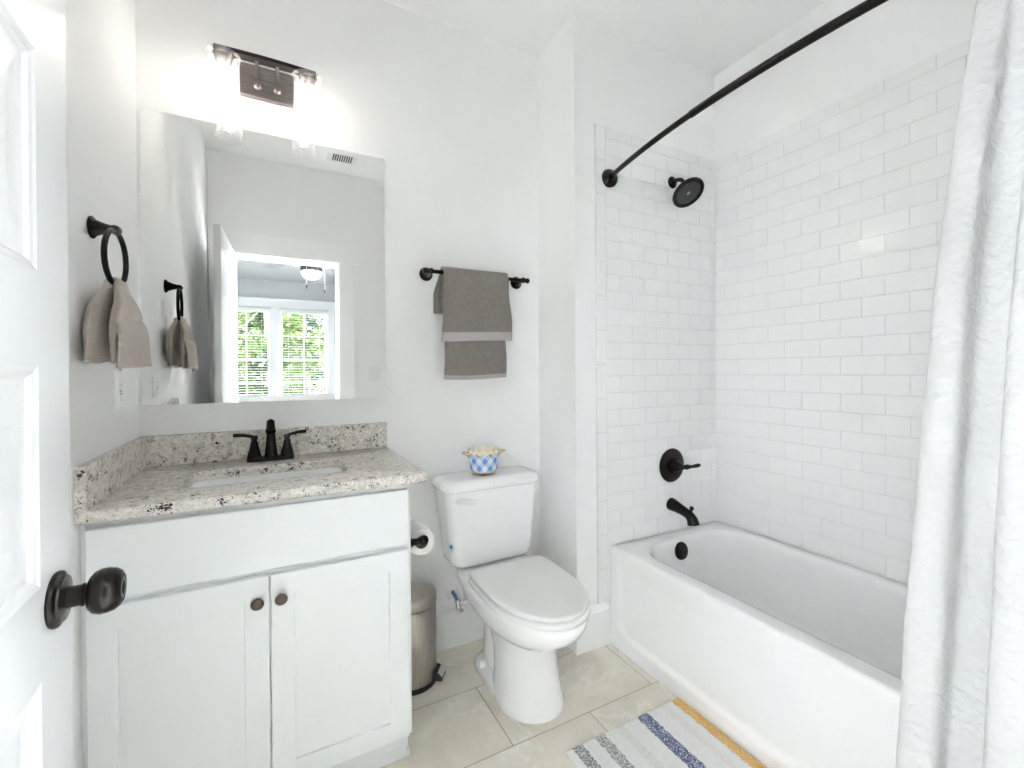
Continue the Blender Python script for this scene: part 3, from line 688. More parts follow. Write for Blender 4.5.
MB().tube([(1.108,-0.066,0.222),(1.112,-0.075,0.25),(1.108,-0.083,0.29),(1.096,-0.090,0.335),(1.084,-0.095,0.375),(1.078,-0.097,0.402),(1.077,-0.097,0.412)],0.0062,12).build('hose',varied('hose_grey_white',(0.72,0.72,0.72),0.4),sv,smooth=60)
MB().lathe([(0.011,0.0),(0.0125,0.004),(0.0125,0.016),(0.016,0.02),(0.016,0.023)],(1.077,-0.097,0.394),(0,0,1),14).build('coupling_nut',M_plastic,sv,smooth=30)

# ------------------------------------------------------------------ gingham cachepot on the tank
px_,py_,pz_=1.196,-0.118,0.7795
pot=thing('cachepot',(px_,py_,pz_),'small blue gingham pot with scalloped rim on the toilet tank','pot')
def gingham():
    m=N('blue_gingham_glaze'); tcn=m.n('TexCoord'); sep=m.n('SeparateXYZ'); m.l(tcn.outputs['UV'],sep.inputs[0])
    def stripe(a): return m.math('GREATER_THAN',m.math('FRACT',a),0.5)
    u=sep.outputs[0]; v=sep.outputs[1]
    a=stripe(m.math('ADD',u,v)); b_=stripe(m.math('SUBTRACT',u,v)); s_=m.math('MULTIPLY',m.math('ADD',a,b_),0.5)
    f=m.noise(90,3); c=m.ramp(s_,[(0.0,lin((232,235,240))),(0.5,lin((183,203,234))),(1.0,lin((104,152,216)))],'CONSTANT')
    s2=m.n('ValToRGB'); c=m.ramp(s_,[(0.0,lin((234,237,242))),(0.3,lin((184,204,235))),(0.8,lin((100,150,216)))],'CONSTANT')
    m.base(m.mix(0.12,c,m.ramp(f,[(0.3,0.7),(0.7,1.0)]),'MULTIPLY'),0.15,0,0.5); return m.m
def potbody():
    n=112; K=14
    tri=lambda a:abs(((a*K/(2*pi))%1.0)*2-1)                # 0 at lobe centres .. 1 between lobes
    lobe=lambda a:sqrt(max(0,1-(1-tri(a))**2)) if False else 1-tri(a)**2
    ring=lambda r,f:[(px_+r*cos(2*pi*j/n),py_+r*sin(2*pi*j/n),pz_+f(2*pi*j/n)) for j in range(n)]
    zl=lambda a:0.083+0.011*(1-tri(a)); zt=lambda a:0.099+0.012*lobe(a)
    me=MB(); R=[ring(r,lambda a,z=z:z) for r,z in ((0.045,0.011),(0.052,0.014),(0.0585,0.024),(0.0615,0.040),(0.0632,0.058),(0.0645,0.074))]+[ring(0.0655,zl)]
    me.rings(R,0,True,False); o=me.build('body',gingham(),pot,smooth=60)
    uv=o.data.uv_layers.new(name='UVMap')
    for lp in o.data.loops:
        c=o.data.vertices[lp.vertex_index].co; uv.data[lp.index].uv=(math.atan2(c.y,c.x)/(2*pi)*8+0.2,c.z*16)
    for p in o.data.polygons:
        us=[uv.data[i].uv[0] for i in p.loop_indices]
        if max(us)-min(us)>4:
            for i in p.loop_indices:
                if uv.data[i].uv[0]<0.2: uv.data[i].uv[0]+=8
    cream=varied('cream_glaze',lin((240,233,212)),0.2,0.03,30)
    b=MB(); Q=[ring(0.0657,zl),ring(0.0675,lambda a:zt(a)-0.004),ring(0.0685,zt),ring(0.0665,zt),ring(0.0645,lambda a:zt(a)-0.006),ring(0.0615,lambda a:0.075),ring(0.0565,lambda a:0.026),ring(0.035,lambda a:0.018)]
    b.rings(Q,0,False,True); rim=b.build('scalloped_rim',cream,pot,smooth=60)
    b=MB(); b.tube([(x+(x-px_)*0.008,y+(y-py_)*0.008,z) for x,y,z in ring(0.0657,zl)],0.0011,6,closed=True); b.build('gold_line',M_gold,rim)
    b=MB(); b.tube(ring(0.0465,lambda a:0.0105),0.0038,8,closed=True); b.build('base_ring',M_gold,pot,smooth=60)
    for k in range(4):
        a=pi/4+0.35+k*pi/2; MB().ell((px_+0.042*cos(a),py_+0.042*sin(a),pz_+0.0062),0.0085,0.0085,0.0062).build('foot',M_gold,pot,smooth=60)
    for s in (-1,1):
        d=Vector((s*0.98,-s*0.15,0)); q=lambda r,z,w:tuple(Vector((px_,py_,pz_))+d*r+Vector((0.15*w,0.98*w,z)))
        MB().tube([q(0.064,0.070,0),q(0.072,0.082,0),q(0.086,0.089,0.006),q(0.096,0.092,0),q(0.094,0.097,-0.004),q(0.082,0.097,0),q(0.067,0.094,0)],0.0026,8).build('handle',M_gold,pot,smooth=60)
potbody()

# ------------------------------------------------------------------ toilet paper holder + roll (on the cabinet side)
hx_,hz_=0.819,0.678; ya,yb_=-0.482,-0.346
hp=thing('toilet_paper_holder',(V1,-0.38,hz_),'dark bronze two-post paper holder on the right side of the vanity','paper holder')
for y in (ya,yb_):
    p=MB().lathe([(0.022,0.0005),(0.0225,0.004),(0.018,0.008),(0.012,0.014),(0.0095,0.03),(0.0105,0.044),(0.0085,0.049)],(V1,y,hz_),(1,0,0),24).build('post',M_bronze,hp,smooth=45)
    MB().ell((hx_,y,hz_),0.0155,0.0165,0.0165).build('ball',M_bronze,p,smooth=60)
MB().tube([(hx_,ya,hz_),(hx_,yb_,hz_)],0.0075,14).build('roller',M_bronze,hp)
rl=thing('toilet_paper_roll',(hx_,-0.414,hz_-0.0135),'white toilet paper roll on the holder beside the vanity','toilet paper')
cz=hz_-0.0135; r0,r1,ya_,yb2=0.0205,0.0425,-0.460,-0.360
b=MB(); b.lathe([(r0+0.0008,0),(r1-0.001,0),(r1,0.001),(r1,0.099),(r1-0.001,0.1),(r0+0.0008,0.1),(r0+0.0008,0)],(hx_,ya_,cz),(0,1,0),48,cap0=False,cap1=False)
b.build('paper',M_paper,rl,smooth=40)
b=MB(); b.lathe([(r0,-0.0005),(r0+0.0008,-0.0005),(r0+0.0008,0.1005),(r0,0.1005),(r0,-0.0005)],(hx_,ya_,cz),(0,1,0),40,cap0=False,cap1=False); k=b.build('core',M_card,rl,smooth=40); k['label']='brown cardboard core'

# ------------------------------------------------------------------ step bin
bx,byy,br=0.873,-0.128,0.096
tbn=thing('step_bin',(bx,byy,0),'brushed steel step bin with black pedal between vanity and toilet','trash can')
MB().lathe([(br-0.004,0.0),(br+0.002,0.0),(br+0.0035,0.006),(br+0.0025,0.016),(br-0.001,0.020)],(bx,byy,0),(0,0,1),48).build('base_ring',M_black,tbn,smooth=45)
MB().lathe([(br-0.0005,0.018),(br,0.02),(br,0.302),(br-0.001,0.304),(br-0.003,0.304)],(bx,byy,0),(0,0,1),64).build('body',M_steel,tbn,smooth=40)
MB().lathe([(br-0.002,0.3035),(br-0.002,0.308)],(bx,byy,0),(0,0,1),48).build('rim_gasket',M_black,tbn)
MB().lathe([(br+0.0005,0.3075),(br+0.0015,0.309),(br+0.001,0.340),(br-0.002,0.347),(br-0.010,0.352),(br*0.6,0.361),(br*0.25,0.3645),(0.0005,0.365)],(bx,byy,0),(0,0,1),64).build('lid',M_steel,tbn,smooth=50)
a=radians(-35); q=lambda r,w,z:(bx+r*cos(a)-w*sin(a),byy+r*sin(a)+w*cos(a),z)
b=MB(); R=[]
for r,w,z0,z1 in ((br-0.012,0.030,0.022,0.052),(br+0.006,0.030,0.020,0.052),(br+0.022,0.029,0.018,0.044),(br+0.033,0.027,0.017,0.030)):
    R.append([q(r,-w,z0),q(r,w,z0),q(r,w*0.9,z1),q(r,-w*0.9,z1)])
b.rings(R); pd=b.build('pedal',M_black,tbn,smooth=25)
b=MB(); b.rings([[q(br+0.016,-0.026,0.0485),q(br+0.016,0.026,0.0485),q(br+0.016,0.026,0.050),q(br+0.016,-0.026,0.050)],[q(br+0.034,-0.025,0.0305),q(br+0.034,0.025,0.0305),q(br+0.0345,0.025,0.0325),q(br+0.0345,-0.025,0.0325)]]); b.build('pedal_plate',M_chrome,pd,smooth=0)

# ------------------------------------------------------------------ bathtub
TY0,TY1=YE+0.012,-D-0.009; TXR=XR-0.009
tub=thing('bathtub',((XT+TXR)/2,(TY0+TY1)/2,0),'white alcove bathtub with flat apron along the tiled walls','bathtub')
def bath():
    b=MB(); cx=(XT+TXR)/2; cy=(TY0+TY1)/2; hx=(TXR-XT)/2; hy=(TY1-TY0)/2
    ocx=(XT+0.075+TXR-0.055)/2; ohx=(TXR-0.055-XT-0.075)/2; y1=TY1-0.072; y0=TY0+0.07; ocy=(y0+y1)/2; ohy=(y1-y0)/2
    n=12
    def rr(x,y,a,c,r,z): return rrect(x,y,a,c,r,z,n)
    R=[rr(cx,cy,hx,hy,0.004,ZT-0.016),rr(cx,cy,hx-0.001,hy-0.0005,0.006,ZT-0.009),rr(cx,cy,hx-0.005,hy-0.001,0.008,ZT-0.002),rr(cx,cy,hx-0.012,hy-0.004,0.012,ZT)]
    R+= [rr(ocx,ocy,ohx+0.010,ohy+0.010,0.150,ZT-0.001),rr(ocx,ocy,ohx,ohy,0.145,ZT-0.004),rr(ocx,ocy,ohx-0.008,ohy-0.008,0.142,ZT-0.013),rr(ocx,ocy,ohx-0.014,ohy-0.013,0.14,ZT-0.03)]
    for t,ix,i1,i0 in ((0.10,0.024,0.022,0.05),(0.18,0.038,0.034,0.10),(0.26,0.056,0.05,0.16),(0.31,0.082,0.075,0.205),(0.335,0.12,0.115,0.25),(0.342,0.17,0.17,0.31)):
        a1=y1-i1; a0=y0+i0
        R.append(rr(ocx,(a0+a1)/2,ohx-ix,(a1-a0)/2,max(0.05,0.14-ix*0.2),ZT-t))
    b.rings(R,0,False,True); 
    # apron: grid with a recessed panel that has rounded corners
    nu,nv=120,40; pz0,pz1=0.058,0.47; py0,py1=TY0+0.05,TY1-0.05; rc=0.07
    def depth(y,z):
        qx=abs(y-(py0+py1)/2)-((py1-py0)/2-rc); qz=abs(z-(pz0+pz1)/2)-((pz1-pz0)/2-rc)
        d=sqrt(max(qx,0)**2+max(qz,0)**2)+min(max(qx,qz),0)-rc
        return 0.009*sstep(0.004,-0.014,d)
    def fn(u,v):
        z=lerp(0.0,ZT-0.016,v); y=lerp(TY1,TY0,u)
        dd=depth(y,z)*sstep(0.42,0.33,z)
        return (XT+dd-0.006*sstep(0.05,0.0,z),y,z)
    b.grid(fn,nu,nv)
    b.add([(XT,TY1,0),(XT+0.04,TY1,0),(XT+0.04,TY1,ZT-0.016),(XT,TY1,ZT-0.016)],[(0,1,2,3)])
    return b.build('tub',M_tub,tub,smooth=45)
bath()
k=MB().lathe([(0.040,-0.004),(0.041,0.004),(0.0385,0.009),(0.034,0.0105),(0.0005,0.011)],(2.075,-0.402,0.374),(0,-1,0.16),36).build('overflow_plate',M_bronze,tub,smooth=40); k['label']='dark bronze round overflow plate'
MB().lathe([(0.003,0.0),(0.003,0.0015)],(2.075,-0.4125,0.358),(0,-1,0.16),10).build('screw',M_black,k)
MB().lathe([(0.034,0),(0.033,0.003),(0.02,0.004),(0.0005,0.0045)],(2.10,-0.62,ZT-0.3415),(0,0,1),28).build('drain',M_bronze,tub,smooth=40)

# ------------------------------------------------------------------ shower fittings on the alcove wall
YW=-D-0.008
hd=thing('showerhead',(2.135,YW,2.142),'dark bronze round shower head on the tiled alcove wall','shower head')
MB().lathe([(0.028,0.0005),(0.029,0.004),(0.025,0.009),(0.014,0.013),(0.011,0.016)],(2.127,YW,2.140),(0,-1,0),28).build('flange',M_bronze,hd,smooth=45)
MB().tube([(2.127,YW-0.006,2.140),(2.128,YW-0.035,2.141),(2.130,YW-0.055,2.134),(2.133,YW-0.068,2.117),(2.135,YW-0.074,2.100)],0.0095,14).build('arm',M_bronze,hd,smooth=60)
nrm=Vector((-0.05,-0.62,-0.78)).normalized(); hc=Vector((2.139,YW-0.088,2.061))
h=MB().lathe([(0.010,-0.044),(0.014,-0.040),(0.0145,-0.030),(0.018,-0.026),(0.03,-0.022),(0.055,-0.017),(0.071,-0.011),(0.0765,-0.005),(0.0775,0.0),(0.0765,0.004),(0.073,0.0055),(0.0700,0.0035),(0.0680,0.003),(0.0675,0.0012),(0.0005,0.0012)],hc,nrm,56).build('head',M_bronze,hd,smooth=40)
MB().lathe([(0.0585,0.0012),(0.0575,0.002),(0.0005,0.002)],hc,nrm,48).build('spray_face',varied('spray_face',(0.05,0.05,0.056),0.45,0.1,50),h,smooth=30)
b=MB(); q=Vector((0,0,1)).rotation_difference(nrm).to_matrix()
for k in range(7):
    r=0.014+0.008*k; n=int(8+6*k) if k<6 else 0
    for j in range(n):
        a=2*pi*j/n+0.3*k; c=hc+q@Vector((r*cos(a),r*sin(a),0.0018)); b.lathe([(0.0017,0),(0.0012,0.0016)],c,nrm,6)
b.build('nozzles',M_black,h,smooth=0)
MB().lathe([(0.0085,0.0015),(0.0075,0.0035),(0.0005,0.004)],hc,nrm,20).build('center_button',varied('grey_button',(0.35,0.35,0.36),0.3,metal=0.5),h)

vv=thing('shower_valve',(2.119,YW,0.759),'dark bronze shower valve with lever on the alcove tile','shower valve')
MB().lathe([(0.0815,0.0005),(0.0825,0.004),(0.080,0.007),(0.060,0.010),(0.044,0.012),(0.040,0.013)],(2.112,YW,0.756),(0,-1,0),56).build('escutcheon',M_bronze,vv,smooth=45)
hv=MB().lathe([(0.036,0.011),(0.034,0.022),(0.0285,0.036),(0.021,0.052),(0.0195,0.058),(0.016,0.062),(0.0005,0.063)],(2.112,YW,0.756),(0,-1,0),36).build('handle_hub',M_bronze,vv,smooth=45)
MB().tube([(2.112,YW-0.050,0.752),(2.142,YW-0.054,0.752),(2.158,YW-0.056,0.752),(2.168,YW-0.057,0.752),(2.186,YW-0.058,0.751),(2.210,YW-0.060,0.752),(2.232,YW-0.062,0.754),(2.241,YW-0.062,0.7545)],[0.010,0.0105,0.0135,0.0105,0.0075,0.0095,0.0095,0.0055],16).build('lever',M_bronze,hv,smooth=60)

sp_=thing('tub_spout',(2.107,YW,0.565),'dark bronze tub spout below the shower valve','tub spout')
pts=[(0.0005,0.567,0.031),(0.012,0.566,0.0305),(0.04,0.561,0.0265),(0.075,0.553,0.0225),(0.100,0.546,0.0215),(0.116,0.538,0.0225),(0.127,0.526,0.0245),(0.133,0.512,0.0265),(0.135,0.503,0.0275)]
MB().tube([(2.107,YW-d,z) for d,z,r in pts],[r for d,z,r in pts],28).build('body',M_bronze,sp_,smooth=55)
MB().lathe([(0.0055,-0.004),(0.0055,0.014),(0.0095,0.017),(0.0105,0.023),(0.0075,0.030),(0.0005,0.0315)],(2.107,YW-0.122,0.555),(0,-0.12,1),18).build('diverter',M_bronze,sp_,smooth=50)

# ------------------------------------------------------------------ curved rod and curtain
ZR=2.083
def rodx(y): t=(y+1.07)/0.76; return 1.636+0.096*t*t
rod=thing('shower_rod',(1.732,-D,ZR),'dark bronze curved shower curtain rod above the tub','curtain rod')
ys=[YW-0.003+(YE+0.011-YW)*i/60 for i in range(61)]
k0=21
MB().tube([(rodx(y),y,ZR) for y in ys[:k0+1]],0.0105,16).build('inner_tube',M_bronze,rod,smooth=60)
MB().tube([(rodx(y),y,ZR) for y in ys[k0:]],0.0128,16).build('outer_tube',M_bronze,rod,smooth=60)
for y,s in ((YW,-1),(YE+0.008,1)):
    MB().lathe([(0.0405,0.0005),(0.0415,0.004),(0.039,0.010),(0.027,0.018),(0.019,0.024),(0.0145,0.032)],(1.732,y,ZR),(-0.25*1,s,0),30).build('flange',M_bronze,rod,smooth=45)
cu=thing('shower_curtain',(1.69,-1.6,0.04),'white crinkled shower curtain drawn back at the right side','curtain')
def curtain():
    b=MB(); nz,ns=90,160; zt,zb=ZR+0.03,0.045
    def fn(u,v):
        z=lerp(zt,zb,v); ye=-1.416-0.0706*(z-0.30)+0.012*sin(pi*min(1,max(0,(z-0.2)/1.9))); yend=-1.80
        ph=2*pi*2.75*u+0.72*pi
        amp=lerp(0.022,0.040,sstep(0,0.35,v))*(1-0.25*sstep(0.5,1,u))
        f=cos(ph); f2=(abs(f)**0.75)*(1 if f>0 else -1)
        xc=lerp(1.700,1.668,sstep(0,0.4,v))
        x=xc+amp*f2
        y=lerp(ye,yend,u)-0.014*sin(2*ph)*lerp(0.4,1,v)
        x+=0.003*sin(7*z+9*u)+0.002*sin(17*z+5*u)
        return (min(x,1.714 if z<0.47 else 1.80),max(y,YE+0.02),z)
    b.grid(fn,ns,nz); o=b.build('panel',M_curtain,cu,smooth=80); mods(o,0,0.0025,0); return o
curtain()

# ------------------------------------------------------------------ bath rug
def rugmat():
    m=N('striped_tufted_rug'); sep=m.n('SeparateXYZ'); m.l(m.co,sep.inputs[0])
    x=m.math('ADD',sep.outputs[0],m.math('MULTIPLY',m.math('SUBTRACT',m.noise(60,2),0.5),0.012))
    spk=m.noise(300,2,0.6)
    c=m.ramp(m.noise(180,2),[(0.3,lin((236,235,232))),(0.7,lin((248,247,245)))])
    def stripe(c,x0,x1,col,lo=0.42,hi=0.52,full=1.0):
        inside=m.math('MULTIPLY',m.math('GREATER_THAN',x,x0),m.math('LESS_THAN',x,x1))
        k=m.ramp(spk,[(lo,0.0),(hi,full)]); return m.mix(m.math('MULTIPLY',inside,k),c,col)
    c=stripe(c,0.018,0.056,lin((96,94,100))); c=stripe(c,0.108,0.146,lin((128,127,131)))
    c=stripe(c,0.196,0.226,lin((196,196,190)),0.4,0.7,0.6); c=stripe(c,0.290,0.338,lin((58,70,132)),0.38,0.48)
    c=stripe(c,0.400,0.425,lin((236,214,204)),0.4,0.7,0.7); c=stripe(c,0.456,0.503,lin((236,184,84)),0.34,0.46)
    m.base(c,0.95,0,0.1,0,0.3); m.bump(m.noise(260,3,0.7),0.8,0.006); return m.m
def rug():
    b=MB(); nx,ny=120,150; x0,x1,y0,y1=1.208,1.7165,-1.52,-0.708
    def h(x,y): 
        e=min(x-x0,x1-x,y-y0,y1-y); return 0.004+0.011*sstep(0,0.012,e)+0.0022*(random.random()-0.5)*sstep(0,0.01,e)
    def fn(u,v):
        x=lerp(x0,x1,u); y=lerp(y0,y1,v); j=0.0012*(random.random()-0.5)
        return (x+ j,y+0.002*(random.random()-0.5),h(x,y))
    b.grid(fn,nx,ny)
    B=[(x0,y0,0.0005),(x1,y0,0.0005),(x1,y1,0.0005),(x0,y1,0.0005)]
    b.add(B,[(3,2,1,0)])
    for (a,c) in ((0,1),(1,2),(2,3),(3,0)): b.add([B[a],B[c],(B[c][0],B[c][1],0.0045),(B[a][0],B[a][1],0.0045)],[(0,1,2,3)])
    return tag(b.build('bath_rug',rugmat(),None,loc=(1.21,-0.712,0),smooth=80),'white tufted bath rug with blue, yellow and grey stripes beside the tub','rug')
rug()

# ------------------------------------------------------------------ ceiling vent and switch seen in the mirror
vt=thing('ceiling_vent',(0.84,-1.495,H),'small white slotted ceiling vent seen at the top of the mirror','vent')
MB().box(0.74,0.94,-1.60,-1.39,H-0.012,H-0.0005,bev=0.004).build('cover',M_plastic,vt,smooth=0)
b=MB()
for i in range(9): b.box(0.775+i*0.015,0.782+i*0.015,-1.575,-1.47,H-0.0135,H-0.0118)
b.build('slots',M_gap,vt,smooth=0)
sw=thing('light_switch',(1.125,YE,1.21),'white light switch by the door, at the right edge of the mirror','switch')
MB().box(1.067,1.183,YE+0.0005,YE+0.006,1.15,1.27,bev=0.002).build('plate',M_plastic,sw,smooth=0)
for x in (1.10,1.15): MB().box(x-0.016,x+0.016,YE+0.006,YE+0.010,1.177,1.243,bev=0.002).build('rocker',M_plastic,sw,smooth=0)

# ------------------------------------------------------------------ bedroom beyond the door (seen in the mirror)
YB=-6.58; YO=YE-WT
M_carpet=fabric('beige_carpet',(0.42,0.40,0.37),250,0.6,0.1).m
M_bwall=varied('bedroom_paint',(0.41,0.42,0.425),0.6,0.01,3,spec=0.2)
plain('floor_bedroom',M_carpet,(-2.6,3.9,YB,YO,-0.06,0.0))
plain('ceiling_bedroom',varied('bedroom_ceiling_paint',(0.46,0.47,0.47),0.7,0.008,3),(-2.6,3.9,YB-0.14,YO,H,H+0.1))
plain('wall_bedroom_unseen_left',M_bwall,(-0.7,-0.6,YB,-2.15,0,H))  # unseen wall added to shape daylight: shields the window end, open beside the doorway
plain('wall_bedroom_unseen_right',M_bwall,(1.6,1.7,YB,-3.2,0,H))  # unseen counterpart, stopped short so sky light enters near the bathroom door
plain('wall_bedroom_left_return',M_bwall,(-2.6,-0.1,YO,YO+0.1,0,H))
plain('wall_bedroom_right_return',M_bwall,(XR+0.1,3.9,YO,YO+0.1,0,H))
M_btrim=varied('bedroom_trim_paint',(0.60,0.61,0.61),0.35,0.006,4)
WZ0,WZ1=0.62,2.29
wx=[(-0.36,0.36),(0.47,1.235)]
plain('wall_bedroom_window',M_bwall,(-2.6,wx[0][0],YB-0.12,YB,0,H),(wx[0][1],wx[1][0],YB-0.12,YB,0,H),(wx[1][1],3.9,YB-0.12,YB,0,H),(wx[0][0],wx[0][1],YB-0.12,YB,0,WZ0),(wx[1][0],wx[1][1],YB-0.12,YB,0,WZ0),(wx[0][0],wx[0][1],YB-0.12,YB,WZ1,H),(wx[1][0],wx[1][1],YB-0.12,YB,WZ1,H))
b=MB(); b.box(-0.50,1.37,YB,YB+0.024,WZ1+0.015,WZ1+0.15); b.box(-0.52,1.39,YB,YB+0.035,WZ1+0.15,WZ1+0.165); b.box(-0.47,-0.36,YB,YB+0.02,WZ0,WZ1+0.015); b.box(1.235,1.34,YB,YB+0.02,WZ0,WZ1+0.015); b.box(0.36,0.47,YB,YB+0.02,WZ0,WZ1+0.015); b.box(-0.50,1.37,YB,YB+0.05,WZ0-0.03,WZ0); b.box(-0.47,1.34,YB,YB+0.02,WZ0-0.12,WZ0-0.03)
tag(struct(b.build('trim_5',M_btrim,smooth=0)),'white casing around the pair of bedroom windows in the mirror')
for i,(x0,x1) in enumerate(wx):
    wn=thing('window_%d'%(i+1),((x0+x1)/2,YB-0.05,WZ0),'white double-hung bedroom window seen in the mirror, '+('beside the open door' if i==0 else 'farther from the open door'),'window',kind='structure')
    b=MB(); 
    for q in ((x0,x0+0.02,WZ0,WZ1),(x1-0.02,x1,WZ0,WZ1),(x0,x1,WZ0,WZ0+0.02),(x0,x1,WZ1-0.02,WZ1)): b.box(q[0],q[1],YB-0.11,YB-0.002,q[2],q[3])
    b.build('frame',M_btrim,wn,smooth=0)
    zc=1.435
    for nm,z0,z1,yy in (('upper_sash',zc-0.02,WZ1-0.02,YB-0.09),('lower_sash',WZ0+0.02,zc+0.02,YB-0.055)):
        b=MB(); a0,a1=x0+0.02,x1-0.02; f=0.036
        b.box(a0,a0+f,yy,yy+0.03,z0,z1); b.box(a1-f,a1,yy,yy+0.03,z0,z1); b.box(a0+f,a1-f,yy,yy+0.03,z0,z0+f); b.box(a0+f,a1-f,yy,yy+0.03,z1-f,z1)
        xm=(a0+a1)/2; zm=(z0+z1)/2; b.box(xm-0.009,xm+0.009,yy+0.006,yy+0.024,z0+f,z1-f); b.box(a0+f,a1-f,yy+0.006,yy+0.024,zm-0.009,zm+0.009)
        s_=b.build(nm,M_btrim,wn,smooth=0)
        MB().box(a0+f,a1-f,yy+0.013,yy+0.017,z0+f,z1-f).build('pane',M_pane,s_,smooth=0)
    bl=thing('window_blind',((x0+x1)/2,YB+0.03,WZ0+0.06),'white slatted blind on the '+('left' if i==0 else 'right')+' bedroom window seen in the mirror','blind','blinds on the bedroom windows')
    MB().box(x0+0.022,x1-0.022,YB-0.022,YB+0.028,WZ1-0.055,WZ1-0.003,bev=0.003).build('head_rail',M_btrim,bl,smooth=0)
    b=MB(); z=WZ0+0.08
    while z<WZ1-0.06:
        Mr=Matrix.Translation((0,YB+0.003,z))@Matrix.Rotation(radians(-5),4,'X'); b.box(x0+0.025,x1-0.025,-0.0225,0.0225,-0.0014,0.0014,M=Mr); z+=0.042
    b.build('slats',M_btrim,bl,smooth=0)
    MB().box(x0+0.025,x1-0.025,YB-0.018,YB+0.024,WZ0+0.03,WZ0+0.05,bev=0.003).build('bottom_rail',M_btrim,bl,smooth=0)
    b=MB()
    for x in (x0+0.14,x1-0.14):
        for yy in (YB-0.021,YB+0.027): b.tube([(x,yy,WZ0+0.04),(x,yy,WZ1-0.03)],0.001,6)
    b.build('ladder_cords',M_btrim,bl,smooth=0)

# ceiling fan
cfx,cfy=0.765,-3.5
fan=thing('ceiling_fan',(cfx,cfy,2.42),'dark bronze ceiling fan with lit frosted globe in the bedroom, seen in the mirror','ceiling fan')
MB().lathe([(0.06,2.759),(0.065,2.74),(0.05,2.71),(0.016,2.70),(0.016,2.53),(0.04,2.525)],(cfx,cfy,0),(0,0,1),28).build('down_rod',M_bronze,fan,smooth=40)
MB().lathe([(0.05,2.53),(0.10,2.52),(0.125,2.50),(0.13,2.45),(0.115,2.42),(0.085,2.41),(0.08,2.395)],(cfx,cfy,0),(0,0,1),36).build('motor',M_bronze,fan,smooth=40)
lk=MB().lathe([(0.09,2.395),(0.108,2.392),(0.112,2.35),(0.110,2.325),(0.10,2.322)],(cfx,cfy,0),(0,0,1),36).build('light_kit',M_bronze,fan,smooth=40)
MB().lathe([(0.104,2.345),(0.106,2.325),(0.100,2.290),(0.080,2.258),(0.05,2.242),(0.0005,2.236)],(cfx,cfy,0),(0,0,1),36).build('globe',M_globe,fan,smooth=60)
M_blade=varied('blade_wood',(0.30,0.29,0.29),0.5,0.1,12)
for k in range(5):
    a=2*pi*k/5+0.22; R=[]
    Mb=Matrix.Translation((cfx,cfy,2.435))@Matrix.Rotation(a,4,'Z')@Matrix.Rotation(radians(4),4,'X')
    MB().rings([[(Mb@Vector(p))[:] for p in ((r,-w,-0.003),(r,w,-0.003),(r,w,0.003),(r,-w,0.003))] for r,w in ((0.19,0.045),(0.25,0.058),(0.55,0.066),(0.64,0.058),(0.66,0.035))]).build('blade',M_blade,fan,smooth=0)
    MB().rings([[(Mb@Vector(p))[:] for p in ((r,-w,-0.008),(r,w,-0.008),(r,w,-0.003),(r,-w,-0.003))] for r,w in ((0.10,0.02),(0.16,0.014),(0.24,0.035))]).build('blade_bracket',M_bronze,fan,smooth=0)
for x,zz in ((-0.055,2.14),(0.125,2.10)):
    p=MB().tube([(cfx+x,cfy+0.1,2.36),(cfx+x,cfy+0.1,zz+0.02)],0.0013,6).build('pull_chain',M_chrome,fan)
    MB().lathe([(0.003,0.025),(0.007,0.015),(0.0075,-0.005),(0.004,-0.018),(0.0005,-0.02)],(cfx+x,cfy+0.1,zz),(0,0,1),12).build('fob',M_bronze,p,smooth=50)
sd=thing('smoke_detector',(0.62,-5.2,H),'round white smoke detector on the bedroom ceiling, seen in the mirror','smoke detector')
MB().lathe([(0.065,-0.0005),(0.066,-0.02),(0.055,-0.034),(0.0005,-0.037)],(0.62,-5.2,H),(0,0,1),28).build('cover',M_plastic,sd,smooth=40)
b=MB().lathe([(0.040,-0.033),(0.041,-0.038),(0.036,-0.0385),(0.035,-0.034)],(0.62,-5.2,H),(0,0,1),28); b.build('grille',M_gap,sd)

# outside
def leafm(name,c0,c1):
    m=N(name); r=m.n('NewGeometry').outputs['Random Per Island']; c=m.ramp(r,[(0.0,c0),(1.0,c1)])
    m.base(c,0.6,0,0.25); m.b.inputs['Transmission Weight'].default_value=0
    t=m.n('BsdfTranslucent'); m.l(c,t.inputs[0]); mx=m.n('MixShader'); mx.inputs[0].default_value=0.4
    m.l(m.b.outputs[0],mx.inputs[1]); m.l(t.outputs[0],mx.inputs[2]); m.l(mx.outputs[0],m.out.inputs[0]); return m.m
LEAF=[leafm('lime_leaves',(0.017,0.034,0.005),(0.044,0.060,0.013)),leafm('green_leaves',(0.010,0.023,0.006),(0.028,0.044,0.013)),leafm('dark_leaves',(0.006,0.014,0.008),(0.018,0.032,0.016))]
M_bark=varied('bark',(0.04,0.03,0.025),0.9,0.25,25,0.5,40)
M_lawn=varied('lawn_grass',(0.03,0.055,0.015),0.9,0.3,8,0.5,60)
plain('ground_lawn',M_lawn,(-14,16,-26,YB-0.13,-0.75,-0.65))
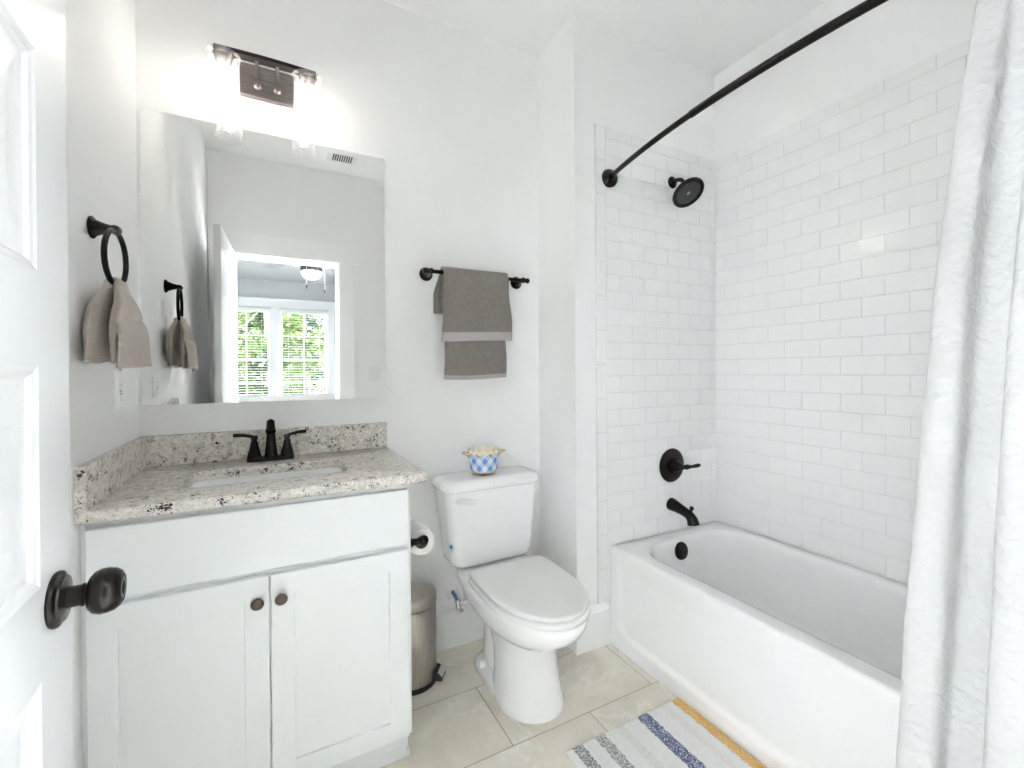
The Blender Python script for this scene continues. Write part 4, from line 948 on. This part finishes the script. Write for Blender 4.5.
def tree(x,y,h,rad,li,label,nl=2600,big=1.0):
    t=thing('leafy_tree',(x,y,-0.65),label,'tree','trees outside the bedroom windows')
    b=MB(); b.tube([(x,y,-0.65),(x+0.03,y,h*0.3),(x-0.03,y+0.03,h*0.6),(x,y,h*0.9)],[0.11,0.09,0.06,0.02],10)
    rr=random.Random(int(x*100)+int(-y*10))
    for k in range(6):
        a=rr.random()*2*pi; z=h*(0.2+0.1*k); b.tube([(x,y,z),(x+rad*0.4*cos(a),y+rad*0.4*sin(a),z+0.3),(x+rad*0.7*cos(a),y+rad*0.7*sin(a),z+0.6)],[0.04,0.025,0.01],6)
    b.build('trunk',M_bark,t,smooth=40)
    b=MB(); cl=[]
    for k in range(26):
        a=rr.random()*2*pi; q=rad*0.62*sqrt(rr.random()); cl.append((x+q*cos(a),y+q*sin(a),-0.3+(h+0.2)*(k+0.5)/26,rad*rr.uniform(0.30,0.40)))
    for i in range(nl):
        c=cl[i%26]; d=Vector((rr.gauss(0,1),rr.gauss(0,1),rr.gauss(0,1))).normalized()*c[3]*(rr.random()**0.3)
        p=Vector(c[:3])+d; s_=rr.uniform(0.05,0.10)*big; u=Vector((rr.gauss(0,1),rr.gauss(0,1),rr.gauss(0,0.6))).normalized(); v=u.orthogonal().normalized(); 
        q=rr.random()*2*pi; v=(v*cos(q)+u.cross(v)*sin(q))
        b.add([p-u*s_,p-u*s_*0.2+v*s_*0.5,p+u*s_,p-u*s_*0.2-v*s_*0.5],[(0,1,2,3)])
    b.build('foliage',LEAF[li],t,smooth=0)
tree(-0.45,-9.3,3.3,0.85,0,'lime green tree outside the left bedroom window in the mirror',3200)
tree(1.00,-9.3,3.6,0.75,0,'lime green tree outside the right bedroom window in the mirror',3200)
tree(1.95,-10.9,3.9,0.70,1,'mid green tree at the right of the lime trees outside the window',2600)
tree(0.25,-11.6,4.6,1.15,1,'mid green tree behind and between the two lime trees outside the window',4500,1.2)
tree(2.75,-13.2,5.4,1.25,2,'dark green tree behind the right lime tree outside the window',4500,1.3)
tree(-2.0,-11.8,5.0,1.15,2,'dark green tree behind the left lime tree outside the window',4000,1.3)
tree(0.9,-15.9,6.5,1.9,2,'tallest dark tree at the back, seen between the others through the window',6000,1.8)
tree(5.0,-16.4,6.5,1.9,2,'dark tree at the back right beyond the window',5000,1.9)
tree(-3.2,-16.0,6.5,1.9,2,'dark tree at the back left beyond the window',4500,1.9)
